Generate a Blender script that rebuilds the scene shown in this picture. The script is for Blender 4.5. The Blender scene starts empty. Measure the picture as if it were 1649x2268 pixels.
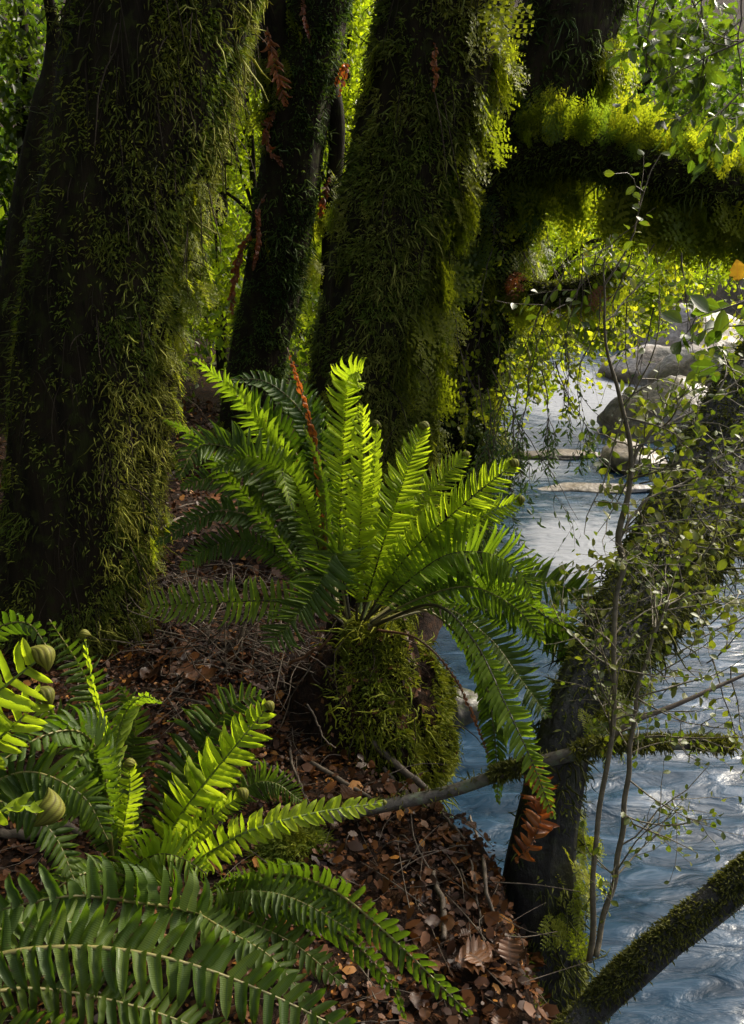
import bpy, math, random
import numpy as np
from mathutils import Vector, Matrix

random.seed(7)
RNG = np.random.default_rng(7)
scene = bpy.context.scene
COL = scene.collection

# ------------------------------------------------------------------ camera
W0, H0, F0 = 1649.0, 2268.0, 1964.0          # measuring grid of the photograph, focal length in it
PITCH = math.radians(17.9)
CAM = np.array([0.0, 0.0, 1.55])
cam = bpy.data.cameras.new('camera')
cam.sensor_fit = 'VERTICAL'
cam.angle = 2 * math.atan(H0 / 2 / F0)
cam.clip_start = 0.02
cam.clip_end = 2000
cam_o = bpy.data.objects.new('camera', cam)
cam_o.location = CAM
cam_o.rotation_euler = (math.pi / 2 - PITCH, 0, 0)
COL.objects.link(cam_o)
scene.camera = cam_o

# ------------------------------------------------------------------ sky and sun
SUN_EL, SUN_AZ = math.radians(39), math.radians(54)
world = bpy.data.worlds.new('World')
scene.world = world
world.use_nodes = True
wn = world.node_tree
bg = wn.nodes['Background']
sky = wn.nodes.new('ShaderNodeTexSky')
sky.sky_type = 'NISHITA'
sky.sun_disc = False
sky.sun_elevation = SUN_EL
sky.sun_rotation = SUN_AZ
sky.dust_density = 6.0
sky.air_density = 0.8
hsv = wn.nodes.new('ShaderNodeHueSaturation')      # thin high cloud: a paler sky all over
hsv.inputs['Saturation'].default_value = 0.55
wn.links.new(sky.outputs[0], hsv.inputs['Color'])
wn.links.new(hsv.outputs[0], bg.inputs[0])
bg.inputs[1].default_value = 0.15
sun = bpy.data.lights.new('sun', 'SUN')
sun.energy = 2.1
sun.angle = math.radians(6.0)
sun.color = (1.0, 0.90, 0.70)
sun_o = bpy.data.objects.new('sun', sun)
SUN_DIR = Vector((math.sin(SUN_AZ) * math.cos(SUN_EL), math.cos(SUN_AZ) * math.cos(SUN_EL), math.sin(SUN_EL)))
sun_o.rotation_euler = SUN_DIR.to_track_quat('Z', 'Y').to_euler()
sun_o.location = (6, 6, 12)
COL.objects.link(sun_o)
vs = scene.view_settings
vs.view_transform = 'Standard'
vs.look = 'None'
vs.exposure = 1.42
vs.gamma = 1.0
vs.use_curve_mapping = False
scene.cycles.max_bounces = 10
scene.cycles.diffuse_bounces = 6
scene.cycles.glossy_bounces = 3
scene.cycles.transmission_bounces = 8
scene.cycles.use_adaptive_sampling = True
scene.cycles.use_denoising = True
scene.cycles.sample_clamp_indirect = 6

# ------------------------------------------------------------------ maths helpers
def P(px, py, Y):
    """point of the place that lies Y metres ahead of the camera on the ray measured at px, py"""
    r = np.array([(px - W0 / 2) / F0,
                  math.cos(PITCH) + math.sin(PITCH) * (H0 / 2 - py) / F0,
                  -math.sin(PITCH) + math.cos(PITCH) * (H0 / 2 - py) / F0])
    return CAM + r * (Y / r[1])

def px2m(px, p):
    """metres that px measuring pixels span at point p"""
    d = p - CAM
    return px * (d[1] * math.cos(PITCH) - d[2] * math.sin(PITCH)) / F0

def unit(v):
    v = np.asarray(v, float)
    return v / np.maximum(np.linalg.norm(v, axis=-1, keepdims=True), 1e-9)

def _hash(i, j, k):
    n = (np.asarray(i) * 73856093) ^ (np.asarray(j) * 19349663) ^ (np.asarray(k) * 83492791)
    n = (n ^ (n >> 13)) * 1274126177
    n = n ^ (n >> 16)
    return (n & 0xFFFFFF) / float(0xFFFFFF)

def vnoise(p):
    p = np.asarray(p, float)
    i = np.floor(p).astype(np.int64)
    f = p - i
    f = f * f * (3 - 2 * f)
    out = 0
    for dx in (0, 1):
        wx = f[..., 0] if dx else 1 - f[..., 0]
        for dy in (0, 1):
            wy = f[..., 1] if dy else 1 - f[..., 1]
            for dz in (0, 1):
                wz = f[..., 2] if dz else 1 - f[..., 2]
                out = out + wx * wy * wz * _hash(i[..., 0] + dx, i[..., 1] + dy, i[..., 2] + dz)
    return out

def fbm(p, oct=4):
    p = np.asarray(p, float)
    s, a, t = 0, 0.5, 0
    for k in range(oct):
        s = s + a * vnoise(p * 2 ** k + 17.3 * k)
        t += a
        a *= 0.5
    return s / t

def spline(pts, n):
    """Catmull-Rom through pts (k,d), resampled to n points even in arc length"""
    p = np.asarray(pts, float)
    p = np.vstack([2 * p[0] - p[1], p, 2 * p[-1] - p[-2]])
    out = []
    for k in range(1, len(p) - 2):
        t = np.linspace(0, 1, 24, endpoint=False)[:, None]
        a, b, c, d = p[k - 1], p[k], p[k + 1], p[k + 2]
        out.append(0.5 * (2 * b + (c - a) * t + (2 * a - 5 * b + 4 * c - d) * t ** 2 + (3 * b - a - 3 * c + d) * t ** 3))
    out = np.vstack(out + [p[-2][None]])
    s = np.concatenate([[0], np.cumsum(np.linalg.norm(np.diff(out[:, :3], axis=0), axis=1))])
    q = np.linspace(0, s[-1], n)
    return np.stack([np.interp(q, s, out[:, i]) for i in range(out.shape[1])], 1)

def frames(pts):
    t = unit(np.gradient(pts, axis=0))
    ref = np.array([0, 0, 1.0]) if abs(t[0][2]) < 0.8 else np.array([0, -1.0, 0])
    a = unit(np.cross(t[0], ref))
    A, B = [], []
    for k in range(len(pts)):
        a = unit(a - t[k] * np.dot(a, t[k]))
        A.append(a)
        B.append(np.cross(t[k], a))
    return t, np.array(A), np.array(B)

# ------------------------------------------------------------------ mesh helpers
def mesh_np(name, V, T, col=None, uv=None, smooth=True):
    V = np.ascontiguousarray(V, np.float32).reshape(-1, 3)
    T = np.ascontiguousarray(T, np.int32).reshape(-1, 3)
    m = bpy.data.meshes.new(name)
    m.vertices.add(len(V))
    m.vertices.foreach_set('co', V.ravel())
    m.loops.add(len(T) * 3)
    m.loops.foreach_set('vertex_index', T.ravel())
    m.polygons.add(len(T))
    m.polygons.foreach_set('loop_start', np.arange(0, len(T) * 3, 3, dtype=np.int32))
    m.polygons.foreach_set('use_smooth', np.full(len(T), smooth, bool))
    if col is not None:
        a = m.color_attributes.new('Col', 'FLOAT_COLOR', 'POINT')
        c = np.ones((len(V), 4), np.float32)
        c[:, :3] = np.asarray(col).reshape(-1, 3)
        a.data.foreach_set('color', c.ravel())
    if uv is not None:
        l = m.uv_layers.new(name='UVMap')
        l.data.foreach_set('uv', np.ascontiguousarray(np.asarray(uv, np.float32)[T.ravel()]).ravel())
    m.update(calc_edges=True)
    m.validate()
    return m

def link(name, data, mat=None, parent=None, M=None):
    o = bpy.data.objects.new(name, data)
    COL.objects.link(o)
    if mat is not None and len(data.materials) == 0:
        data.materials.append(mat)
    if parent is not None:
        o.parent = parent
    if M is not None:
        o.matrix_world = M
        if parent is not None:
            o.matrix_basis = Matrix.Translation(Vector(-np.array(parent['_w']))) @ M if '_w' in parent else M
    return o

def tag(o, label=None, cat=None, group=None, kind=None):
    if label: o['label'] = label
    if cat: o['category'] = cat
    if group: o['group'] = group
    if kind: o['kind'] = kind
    return o

ORIGIN = {}
def thing(name, loc, label, cat, group=None):
    o = bpy.data.objects.new(name, None)
    o.empty_display_size = 0.05
    o.location = Vector([float(c) for c in loc])
    COL.objects.link(o)
    ORIGIN[o.name] = np.array([float(c) for c in loc])
    return tag(o, label, cat, group)

def part(name, V, T, mat, parent=None, col=None, uv=None, kind=None, smooth=True):
    """mesh in world coordinates, made a child of parent (its vertices taken relative to the root's place)"""
    V = np.asarray(V, float).reshape(-1, 3)
    if parent is not None:
        V = V - ORIGIN[parent.name]
    o = bpy.data.objects.new(name, mesh_np(name, V, T, col, uv, smooth))
    o.data.materials.append(mat)
    COL.objects.link(o)
    if parent is not None:
        o.parent = parent
        ORIGIN[o.name] = ORIGIN[parent.name]
    else:
        ORIGIN[o.name] = np.zeros(3)
    if kind: o['kind'] = kind
    return o

def inst(name, me, R, t, parent=None):
    """object sharing mesh me, R 3x3 (columns are scaled axes), t world place"""
    o = bpy.data.objects.new(name, me)
    COL.objects.link(o)
    off = ORIGIN[parent.name] if parent is not None else np.zeros(3)
    M = Matrix([[R[0][0], R[0][1], R[0][2], t[0] - off[0]],
                [R[1][0], R[1][1], R[1][2], t[1] - off[1]],
                [R[2][0], R[2][1], R[2][2], t[2] - off[2]],
                [0, 0, 0, 1]])
    if parent is not None:
        o.parent = parent
    o.matrix_basis = M
    ORIGIN[o.name] = np.zeros(3)
    return o

def tube(pts, rad, sides=8, cap=True):
    pts = np.asarray(pts, float)
    n = len(pts)
    rad = np.broadcast_to(np.asarray(rad, float), (n,)) if np.ndim(rad) < 2 else rad
    t, A, B = frames(pts)
    th = np.linspace(0, 2 * math.pi, sides, endpoint=False)
    r = rad[:, None] if np.ndim(rad) == 1 else rad
    V = pts[:, None, :] + r[..., None] * (A[:, None, :] * np.cos(th)[None, :, None] + B[:, None, :] * np.sin(th)[None, :, None])
    i = np.arange(n - 1)[:, None] * sides
    j = np.arange(sides)[None, :]
    j2 = (j + 1) % sides
    a, b, c, d = i + j, i + j2, i + sides + j2, i + sides + j
    T = np.concatenate([np.stack([a, b, c], -1).reshape(-1, 3), np.stack([a, c, d], -1).reshape(-1, 3)])
    V = V.reshape(-1, 3)
    if cap:
        V = np.vstack([V, pts[0], pts[-1]])
        k = n * sides
        jj = np.arange(sides)
        T = np.vstack([T, np.stack([np.full(sides, k), (jj + 1) % sides, jj], -1),
                       np.stack([np.full(sides, k + 1), (n - 1) * sides + jj, (n - 1) * sides + (jj + 1) % sides], -1)])
    return V, T

class Bag:
    def __init__(s): s.V, s.T, s.C, s.U, s.n = [], [], [], [], 0
    def add(s, V, T, c=None, u=None):
        V = np.asarray(V, float).reshape(-1, 3)
        s.V.append(V); s.T.append(np.asarray(T).reshape(-1, 3) + s.n); s.n += len(V)
        if c is not None: s.C.append(np.broadcast_to(np.asarray(c, float), V.shape))
        if u is not None: s.U.append(u)
    def get(s):
        return (np.vstack(s.V), np.vstack(s.T), np.vstack(s.C) if s.C else None, np.vstack(s.U) if s.U else None)
    def part(s, name, mat, parent=None, kind=None, smooth=True):
        if not s.V: return None
        V, T, C, U = s.get()
        return part(name, V, T, mat, parent, C, U, kind, smooth)

def scatter(tv, tt, R, t, col, uv=None):
    """many copies of template (tv, tt) in one mesh: R (m,3,3) scaled axes, t (m,3), col (m,3)"""
    m, k = len(t), len(tv)
    V = np.einsum('mij,kj->mki', R, tv) + t[:, None, :]
    T = (np.arange(m) * k)[:, None, None] + tt[None]
    C = np.repeat(col, k, axis=0)
    return V.reshape(-1, 3), T.reshape(-1, 3), C, (np.tile(uv, (m, 1)) if uv is not None else None)

def axes(x, n, sx, sy, sz):
    """rotation columns: x along x, z near n"""
    x = unit(x)
    y = unit(np.cross(n, x))
    z = np.cross(x, y)
    f = lambda s: np.asarray(s)[..., None] if np.ndim(s) else s
    return np.stack([x * f(sx), y * f(sy), z * f(sz)], -1)

def rand_dirs(n):
    return unit(RNG.normal(size=(n, 3)))

def mixcol(a, b, t):
    t = np.asarray(t)[:, None]
    return np.array(a) * (1 - t) + np.array(b) * t

# ------------------------------------------------------------------ materials
def newmat(name):
    m = bpy.data.materials.new(name)
    m.use_nodes = True
    nt = m.node_tree
    nt.nodes.clear()
    out = nt.nodes.new('ShaderNodeOutputMaterial')
    return m, nt, out

def N(nt, kind, **kw):
    n = nt.nodes.new(kind)
    for k, v in kw.items():
        if k.startswith('i_'):
            n.inputs[k[2:].replace('_', ' ')].default_value = v
        else:
            setattr(n, k, v)
    return n

def ramp(nt, stops):
    r = nt.nodes.new('ShaderNodeValToRGB')
    e = r.color_ramp.elements
    while len(e) < len(stops): e.new(0.5)
    for i, (p, c) in enumerate(stops):
        e[i].position = p
        e[i].color = (*c, 1) if len(c) == 3 else c
    return r

def mixrgb(nt, mode, fac, a, b):
    m = nt.nodes.new('ShaderNodeMix')
    m.data_type = 'RGBA'
    m.blend_type = mode
    for s, v in ((0, fac), (6, a), (7, b)):
        if hasattr(v, 'links') or hasattr(v, 'is_linked'):
            nt.links.new(v, m.inputs[s])
        else:
            m.inputs[s].default_value = v if s == 0 else (*v, 1)
    return m.outputs[2]

def leaf_shader(nt, out, col, trans, tcol, rough, spec=0.5, bump=None, coat=0.0):
    p = N(nt, 'ShaderNodeBsdfPrincipled')
    p.inputs['Roughness'].default_value = rough
    p.inputs['Specular IOR Level'].default_value = spec
    p.inputs['Coat Weight'].default_value = coat
    p.inputs['Coat Roughness'].default_value = 0.15
    nt.links.new(col, p.inputs['Base Color'])
    if bump is not None:
        nt.links.new(bump, p.inputs['Normal'])
    tr = N(nt, 'ShaderNodeBsdfTranslucent')
    tc = mixrgb(nt, 'MULTIPLY', 1.0, col, tcol)
    nt.links.new(tc, tr.inputs['Color'])
    mx = N(nt, 'ShaderNodeMixShader')
    mx.inputs[0].default_value = trans
    nt.links.new(p.outputs[0], mx.inputs[1])
    nt.links.new(tr.outputs[0], mx.inputs[2])
    nt.links.new(mx.outputs[0], out.inputs[0])

def mat_leafcol(name, trans=0.45, tcol=(1.6, 1.9, 0.7), rough=0.45, spec=0.4, coat=0.0):
    """leaf whose colour comes from each leaf's own colour attribute"""
    m, nt, out = newmat(name)
    a = N(nt, 'ShaderNodeAttribute', attribute_name='Col')
    leaf_shader(nt, out, a.outputs['Color'], trans, tcol, rough, spec, None, coat)
    return m

def mat_leafobj(name, c1, c2, trans=0.45, tcol=(1.6, 1.9, 0.7), rough=0.4, spec=0.5, vein=(0.5, 0.5, 0.2), veinw=0.06, coat=0.0,
                blotch=None, bumps=0.0):
    """leaf of a single object: colour from the object's random number, midrib and side veins from its own UV"""
    m, nt, out = newmat(name)
    oi = N(nt, 'ShaderNodeObjectInfo')
    r = ramp(nt, [(0, c1), (1, c2)])
    nt.links.new(oi.outputs['Random'], r.inputs[0])
    uv = N(nt, 'ShaderNodeUVMap')
    sep = N(nt, 'ShaderNodeSeparateXYZ')
    nt.links.new(uv.outputs[0], sep.inputs[0])
    ab = N(nt, 'ShaderNodeMath', operation='ABSOLUTE')
    nt.links.new(sep.outputs[1], ab.inputs[0])
    mr = N(nt, 'ShaderNodeMapRange')
    mr.inputs['From Min'].default_value = veinw
    mr.inputs['From Max'].default_value = veinw * 2.6
    mr.inputs['To Min'].default_value = 0.75
    mr.inputs['To Max'].default_value = 0.0
    nt.links.new(ab.outputs[0], mr.inputs['Value'])
    geo = N(nt, 'ShaderNodeNewGeometry')
    nz = N(nt, 'ShaderNodeTexNoise')
    nz.inputs['Scale'].default_value = 14.0
    nz.inputs['Detail'].default_value = 4.0
    nt.links.new(geo.outputs['Position'], nz.inputs['Vector'])
    rr = ramp(nt, [(0.3, (0.62, 0.66, 0.6)), (0.7, (1.25, 1.2, 1.15))])
    nt.links.new(nz.outputs[0], rr.inputs[0])
    c = mixrgb(nt, 'MULTIPLY', 1.0, r.outputs[0], rr.outputs[0])
    if blotch is not None:
        n2 = N(nt, 'ShaderNodeTexNoise')
        n2.inputs['Scale'].default_value = 55.0
        nt.links.new(geo.outputs['Position'], n2.inputs['Vector'])
        r2 = ramp(nt, [(0.66, (0, 0, 0)), (0.72, (1, 1, 1))])
        nt.links.new(n2.outputs[0], r2.inputs[0])
        c = mixrgb(nt, 'MIX', r2.outputs[0], c, blotch)
    c = mixrgb(nt, 'MIX', mr.outputs[0], c, vein)
    # fine side veins as relief
    wv = N(nt, 'ShaderNodeMath', operation='MULTIPLY_ADD')
    nt.links.new(sep.outputs[0], wv.inputs[0]); wv.inputs[1].default_value = 130.0
    nt.links.new(ab.outputs[0], wv.inputs[2])
    sn = N(nt, 'ShaderNodeMath', operation='SINE')
    nt.links.new(wv.outputs[0], sn.inputs[0])
    bp = N(nt, 'ShaderNodeBump')
    bp.inputs['Strength'].default_value = 0.10 + bumps * 0.5
    bp.inputs['Distance'].default_value = 0.001
    ad = N(nt, 'ShaderNodeMath', operation='ADD')
    nt.links.new(sn.outputs[0], ad.inputs[0])
    n3 = N(nt, 'ShaderNodeTexNoise')
    n3.inputs['Scale'].default_value = 180.0
    nt.links.new(geo.outputs['Position'], n3.inputs['Vector'])
    m3 = N(nt, 'ShaderNodeMath', operation='MULTIPLY'); m3.inputs[1].default_value = 2.5
    nt.links.new(n3.outputs[0], m3.inputs[0])
    nt.links.new(m3.outputs[0], ad.inputs[1])
    nt.links.new(ad.outputs[0], bp.inputs['Height'])
    leaf_shader(nt, out, c, trans, tcol, rough, spec, bp.outputs[0], coat)
    return m

def mat_bark(name, c1, c2, scale=9.0, rough=0.75, stretch=(1, 1, 0.25), bump=0.6, c3=None):
    m, nt, out = newmat(name)
    geo = N(nt, 'ShaderNodeNewGeometry')
    mp = N(nt, 'ShaderNodeMapping')
    mp.inputs['Scale'].default_value = stretch
    nt.links.new(geo.outputs['Position'], mp.inputs['Vector'])
    nz = N(nt, 'ShaderNodeTexNoise')
    nz.inputs['Scale'].default_value = scale
    nz.inputs['Detail'].default_value = 8
    nz.inputs['Roughness'].default_value = 0.65
    nt.links.new(mp.outputs[0], nz.inputs['Vector'])
    r = ramp(nt, [(0.3, c1), (0.7, c2)])
    nt.links.new(nz.outputs[0], r.inputs[0])
    col = r.outputs[0]
    if c3 is not None:
        n2 = N(nt, 'ShaderNodeTexNoise'); n2.inputs['Scale'].default_value = 26.0; n2.inputs['Detail'].default_value = 5
        nt.links.new(geo.outputs['Position'], n2.inputs['Vector'])
        r2 = ramp(nt, [(0.52, (0, 0, 0)), (0.62, (1, 1, 1))])
        nt.links.new(n2.outputs[0], r2.inputs[0])
        col = mixrgb(nt, 'MIX', r2.outputs[0], col, c3)
    bp = N(nt, 'ShaderNodeBump')
    bp.inputs['Strength'].default_value = bump
    bp.inputs['Distance'].default_value = 0.02
    nt.links.new(nz.outputs[0], bp.inputs['Height'])
    p = N(nt, 'ShaderNodeBsdfPrincipled')
    p.inputs['Roughness'].default_value = rough
    p.inputs['Specular IOR Level'].default_value = 0.12 if rough > 0.7 else 0.4
    nt.links.new(col, p.inputs['Base Color'])
    nt.links.new(bp.outputs[0], p.inputs['Normal'])
    nt.links.new(p.outputs[0], out.inputs[0])
    return m

M_BARK = mat_bark('dark_wet_bark', (0.006, 0.005, 0.003), (0.028, 0.020, 0.011), 16.0, 0.9, (1, 1, 0.12), 1.0, c3=(0.024, 0.026, 0.007))
M_ROOTLET = mat_bark('rootlets', (0.02, 0.015, 0.010), (0.055, 0.042, 0.026), 30, 0.9, (1, 1, 1), 0.3)
M_BARK2 = mat_bark('grey_bark', (0.03, 0.024, 0.018), (0.11, 0.09, 0.07), 30, 0.6, (1, 1, 1), 0.4, c3=(0.10, 0.11, 0.07))
M_BARK3 = mat_bark('black_wet_bark', (0.005, 0.005, 0.005), (0.026, 0.023, 0.020), 22, 0.5, (1, 1, 0.5), 1.0, c3=(0.02, 0.022, 0.010))
M_TWIG = mat_bark('twig_bark', (0.045, 0.032, 0.022), (0.12, 0.09, 0.06), 40, 0.7, (1, 1, 1), 0.3)
M_STEM = mat_bark('sapling_bark', (0.06, 0.05, 0.03), (0.16, 0.13, 0.08), 40, 0.6, (1, 1, 1), 0.4)
M_SOIL = mat_bark('forest_soil', (0.006, 0.004, 0.003), (0.026, 0.014, 0.008), 40, 0.95, (1, 1, 1), 1.0, c3=(0.034, 0.016, 0.007))
M_MOSS = mat_leafcol('moss', 0.35, (1.3, 1.3, 0.6), 0.7, 0.2)
M_FOL = mat_leafcol('foliage', 0.6, (1.8, 2.0, 0.5), 0.4, 0.4)
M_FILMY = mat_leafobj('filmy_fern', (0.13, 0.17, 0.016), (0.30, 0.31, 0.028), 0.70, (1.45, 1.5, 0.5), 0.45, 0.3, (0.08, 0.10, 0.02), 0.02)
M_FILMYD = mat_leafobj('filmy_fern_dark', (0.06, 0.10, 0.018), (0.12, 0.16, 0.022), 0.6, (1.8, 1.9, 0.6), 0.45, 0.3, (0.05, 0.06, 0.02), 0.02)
M_DEAD = mat_leafobj('dead_fern', (0.15, 0.042, 0.012), (0.28, 0.10, 0.025), 0.35, (1.6, 1.2, 0.7), 0.45, 0.4, (0.12, 0.04, 0.02), 0.02)
M_YOUNG = mat_leafobj('young_frond', (0.25, 0.34, 0.025), (0.34, 0.42, 0.035), 0.55, (1.5, 1.55, 0.5), 0.48, 0.22, (0.20, 0.27, 0.04), 0.05)
M_FRESH = mat_leafobj('green_frond', (0.14, 0.21, 0.020), (0.22, 0.29, 0.028), 0.5, (1.5, 1.7, 0.5), 0.45, 0.25, (0.10, 0.17, 0.03), 0.05,
                      blotch=(0.07, 0.05, 0.015))
M_MATURE = mat_leafobj('mature_frond', (0.042, 0.078, 0.010), (0.085, 0.125, 0.018), 0.42, (1.8, 2.0, 0.45), 0.48, 0.20, (0.06, 0.10, 0.025), 0.05,
                       coat=0.06, bumps=0.35, blotch=(0.05, 0.05, 0.015))
M_RACHG = mat_bark('rachis_green', (0.10, 0.14, 0.03), (0.16, 0.20, 0.05), 30, 0.45, (1, 1, 1), 0.1)
M_RACHY = mat_bark('rachis_straw', (0.11, 0.10, 0.03), (0.18, 0.155, 0.05), 30, 0.45, (1, 1, 1), 0.1)
M_RACHD = mat_bark('rachis_dark', (0.020, 0.018, 0.008), (0.05, 0.04, 0.016), 30, 0.45, (1, 1, 1), 0.1)
M_RACHB = mat_bark('rachis_brown', (0.06, 0.022, 0.010), (0.11, 0.05, 0.02), 30, 0.5, (1, 1, 1), 0.1)
M_CROZIER = mat_leafobj('crozier', (0.13, 0.135, 0.022), (0.17, 0.17, 0.03), 0.3, (1.3, 1.4, 0.5), 0.6, 0.2, (0.06, 0.045, 0.012), 0.22)
M_SAPLEAF = mat_leafobj('sapling_leaf', (0.075, 0.10, 0.014), (0.17, 0.17, 0.022), 0.45, (1.4, 1.6, 0.5), 0.4, 0.4, (0.13, 0.14, 0.03), 0.06,
                        blotch=(0.10, 0.075, 0.02))
M_TOOTH = mat_leafobj('toothed_leaf', (0.04, 0.065, 0.010), (0.11, 0.135, 0.018), 0.48, (1.6, 1.9, 0.5), 0.35, 0.45, (0.10, 0.15, 0.04), 0.05)
M_NEEDLE = mat_leafobj('narrow_leaf', (0.03, 0.06, 0.02), (0.065, 0.10, 0.025), 0.35, (1.5, 1.7, 0.5), 0.4, 0.4, (0.05, 0.08, 0.02), 0.10)
M_YELLOW = mat_leafobj('yellow_leaf', (0.45, 0.24, 0.02), (0.5, 0.3, 0.03), 0.45, (1.3, 1.2, 0.6), 0.45, 0.3, (0.4, 0.2, 0.03), 0.05)
M_LITTER = mat_leafobj('litter_leaf', (0.03, 0.012, 0.005), (0.145, 0.055, 0.014), 0.12, (1.2, 1.0, 0.7), 0.45, 0.35, (0.06, 0.03, 0.015), 0.05,
                       blotch=(0.03, 0.015, 0.008))
M_LITTERC = mat_leafcol('litter_mass', 0.1, (1.2, 1.0, 0.7), 0.5, 0.25)

def make_rock_mat():
    m, nt, out = newmat('river_rock')
    geo = N(nt, 'ShaderNodeNewGeometry')
    nz = N(nt, 'ShaderNodeTexNoise'); nz.inputs['Scale'].default_value = 1.6; nz.inputs['Detail'].default_value = 8
    nt.links.new(geo.outputs['Position'], nz.inputs['Vector'])
    r = ramp(nt, [(0.30, (0.05, 0.045, 0.025)), (0.46, (0.13, 0.10, 0.065)), (0.60, (0.22, 0.20, 0.18)), (0.75, (0.12, 0.12, 0.12))])
    nt.links.new(nz.outputs[0], r.inputs[0])
    n2 = N(nt, 'ShaderNodeTexNoise'); n2.inputs['Scale'].default_value = 18; n2.inputs['Detail'].default_value = 6
    nt.links.new(geo.outputs['Position'], n2.inputs['Vector'])
    r2 = ramp(nt, [(0.35, (0.6, 0.6, 0.6)), (0.65, (1.2, 1.2, 1.2))])
    nt.links.new(n2.outputs[0], r2.inputs[0])
    c = mixrgb(nt, 'MULTIPLY', 1.0, r.outputs[0], r2.outputs[0])
    bp = N(nt, 'ShaderNodeBump'); bp.inputs['Strength'].default_value = 0.5; bp.inputs['Distance'].default_value = 0.03
    nt.links.new(n2.outputs[0], bp.inputs['Height'])
    p = N(nt, 'ShaderNodeBsdfPrincipled'); p.inputs['Roughness'].default_value = 0.55
    nt.links.new(c, p.inputs['Base Color']); nt.links.new(bp.outputs[0], p.inputs['Normal'])
    nt.links.new(p.outputs[0], out.inputs[0])
    return m
M_ROCK = make_rock_mat()

def make_water_mat():
    m, nt, out = newmat('river_water')
    geo = N(nt, 'ShaderNodeNewGeometry')
    mp = N(nt, 'ShaderNodeMapping'); mp.inputs['Scale'].default_value = (1.0, 2.6, 1)
    mp.inputs['Rotation'].default_value = (0, 0, 0.3)
    nt.links.new(geo.outputs['Position'], mp.inputs['Vector'])
    n1 = N(nt, 'ShaderNodeTexNoise'); n1.inputs['Scale'].default_value = 4.6; n1.inputs['Detail'].default_value = 7; n1.inputs['Distortion'].default_value = 0.8
    nt.links.new(mp.outputs[0], n1.inputs['Vector'])
    bp = N(nt, 'ShaderNodeBump'); bp.inputs['Strength'].default_value = 0.42; bp.inputs['Distance'].default_value = 0.05
    nt.links.new(n1.outputs[0], bp.inputs['Height'])
    # white water, and sky glare painted in as pale grey
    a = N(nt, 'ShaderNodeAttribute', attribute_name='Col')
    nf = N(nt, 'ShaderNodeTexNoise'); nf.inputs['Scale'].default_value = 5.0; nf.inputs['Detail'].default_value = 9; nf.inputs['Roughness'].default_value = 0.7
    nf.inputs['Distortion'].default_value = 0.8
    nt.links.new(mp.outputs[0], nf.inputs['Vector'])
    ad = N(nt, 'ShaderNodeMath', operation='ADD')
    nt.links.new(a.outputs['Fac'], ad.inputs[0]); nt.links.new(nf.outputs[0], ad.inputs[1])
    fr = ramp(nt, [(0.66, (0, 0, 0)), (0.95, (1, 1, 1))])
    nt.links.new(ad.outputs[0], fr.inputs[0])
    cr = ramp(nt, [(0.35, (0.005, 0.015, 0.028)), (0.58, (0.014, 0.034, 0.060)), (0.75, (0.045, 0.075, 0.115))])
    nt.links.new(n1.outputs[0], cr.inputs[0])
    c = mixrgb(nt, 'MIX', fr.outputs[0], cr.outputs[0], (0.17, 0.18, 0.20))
    p = N(nt, 'ShaderNodeBsdfPrincipled')
    p.inputs['IOR'].default_value = 1.33
    p.inputs['Specular IOR Level'].default_value = 0.38
    nt.links.new(c, p.inputs['Base Color'])
    mr = N(nt, 'ShaderNodeMapRange'); mr.inputs['To Min'].default_value = 0.26; mr.inputs['To Max'].default_value = 0.6
    nt.links.new(fr.outputs[0], mr.inputs['Value'])
    nt.links.new(mr.outputs[0], p.inputs['Roughness'])
    nt.links.new(bp.outputs[0], p.inputs['Normal'])
    nt.links.new(p.outputs[0], out.inputs[0])
    return m
M_WATER = make_water_mat()
M_WETROCK = mat_bark('wet_rock', (0.02, 0.02, 0.014), (0.07, 0.062, 0.045), 18, 0.35, (1, 1, 1), 0.5, c3=(0.05, 0.055, 0.02))

# ------------------------------------------------------------------ the setting: ground and river
WATER_Z = -0.75
def edge_x(y):
    """x of the near bank's edge"""
    return np.interp(y, [-8, 0.6, 1.2, 1.6, 1.95, 2.2, 2.5, 2.9, 3.4, 4.2, 5, 6, 9, 12, 16, 24, 40, 60],
                        [2.2, 0.95, 0.62, 0.60, 0.62, 0.36, 0.08, -0.05, 0.0, 0.2, 0.45, 0.65, 1.0, 1.4, 2.2, 3.2, 4.5, 6])
def ground_z(x, y):
    x = np.asarray(x, float); y = np.asarray(y, float)
    p = np.stack([x, y, np.zeros_like(x)], -1)
    d = edge_x(y) - x                                   # >0 on the bank
    n = fbm(p * 2.2, 4) - 0.5
    z = 0.13 * n + 0.02 * (fbm(p * 14, 2) - 0.5)
    z += 0.10 * np.clip((y - 1.4) / 2.5, 0, 1) + 0.06 * np.clip(-x, 0, 40) + 0.0012 * np.clip(-x, 0, 60) ** 2 * 6
    z += 0.10 * np.clip(y - 5, 0, 60) * np.clip((d - 0.5) / 2, 0, 1)
    s = np.clip((d + 0.12 * n) / 0.30, -1.2, 1.0)
    drop = np.where(s > 0, 0, s)
    z = np.where(d < 0.30, z * np.clip(s, 0, 1) + np.minimum(0, -0.75 * (1 - np.clip(s, 0, 1))) + drop * 0.5, z)
    # the opposite bank
    dr = x - (7.5 + 0.25 * np.clip(y, 0, 60) + 1.5 * np.sin(y * 0.23))
    z = np.where(dr > -1, np.maximum(z, -1.2 + np.clip(dr + 1, 0, 3) * 0.6 + np.clip(dr - 2, 0, 80) * 0.45), z)
    # the valley closes where the river bends
    z = np.where(y > 34, np.maximum(z, -1.3 + (y - 34) * 0.45), z)
    return z
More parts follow.
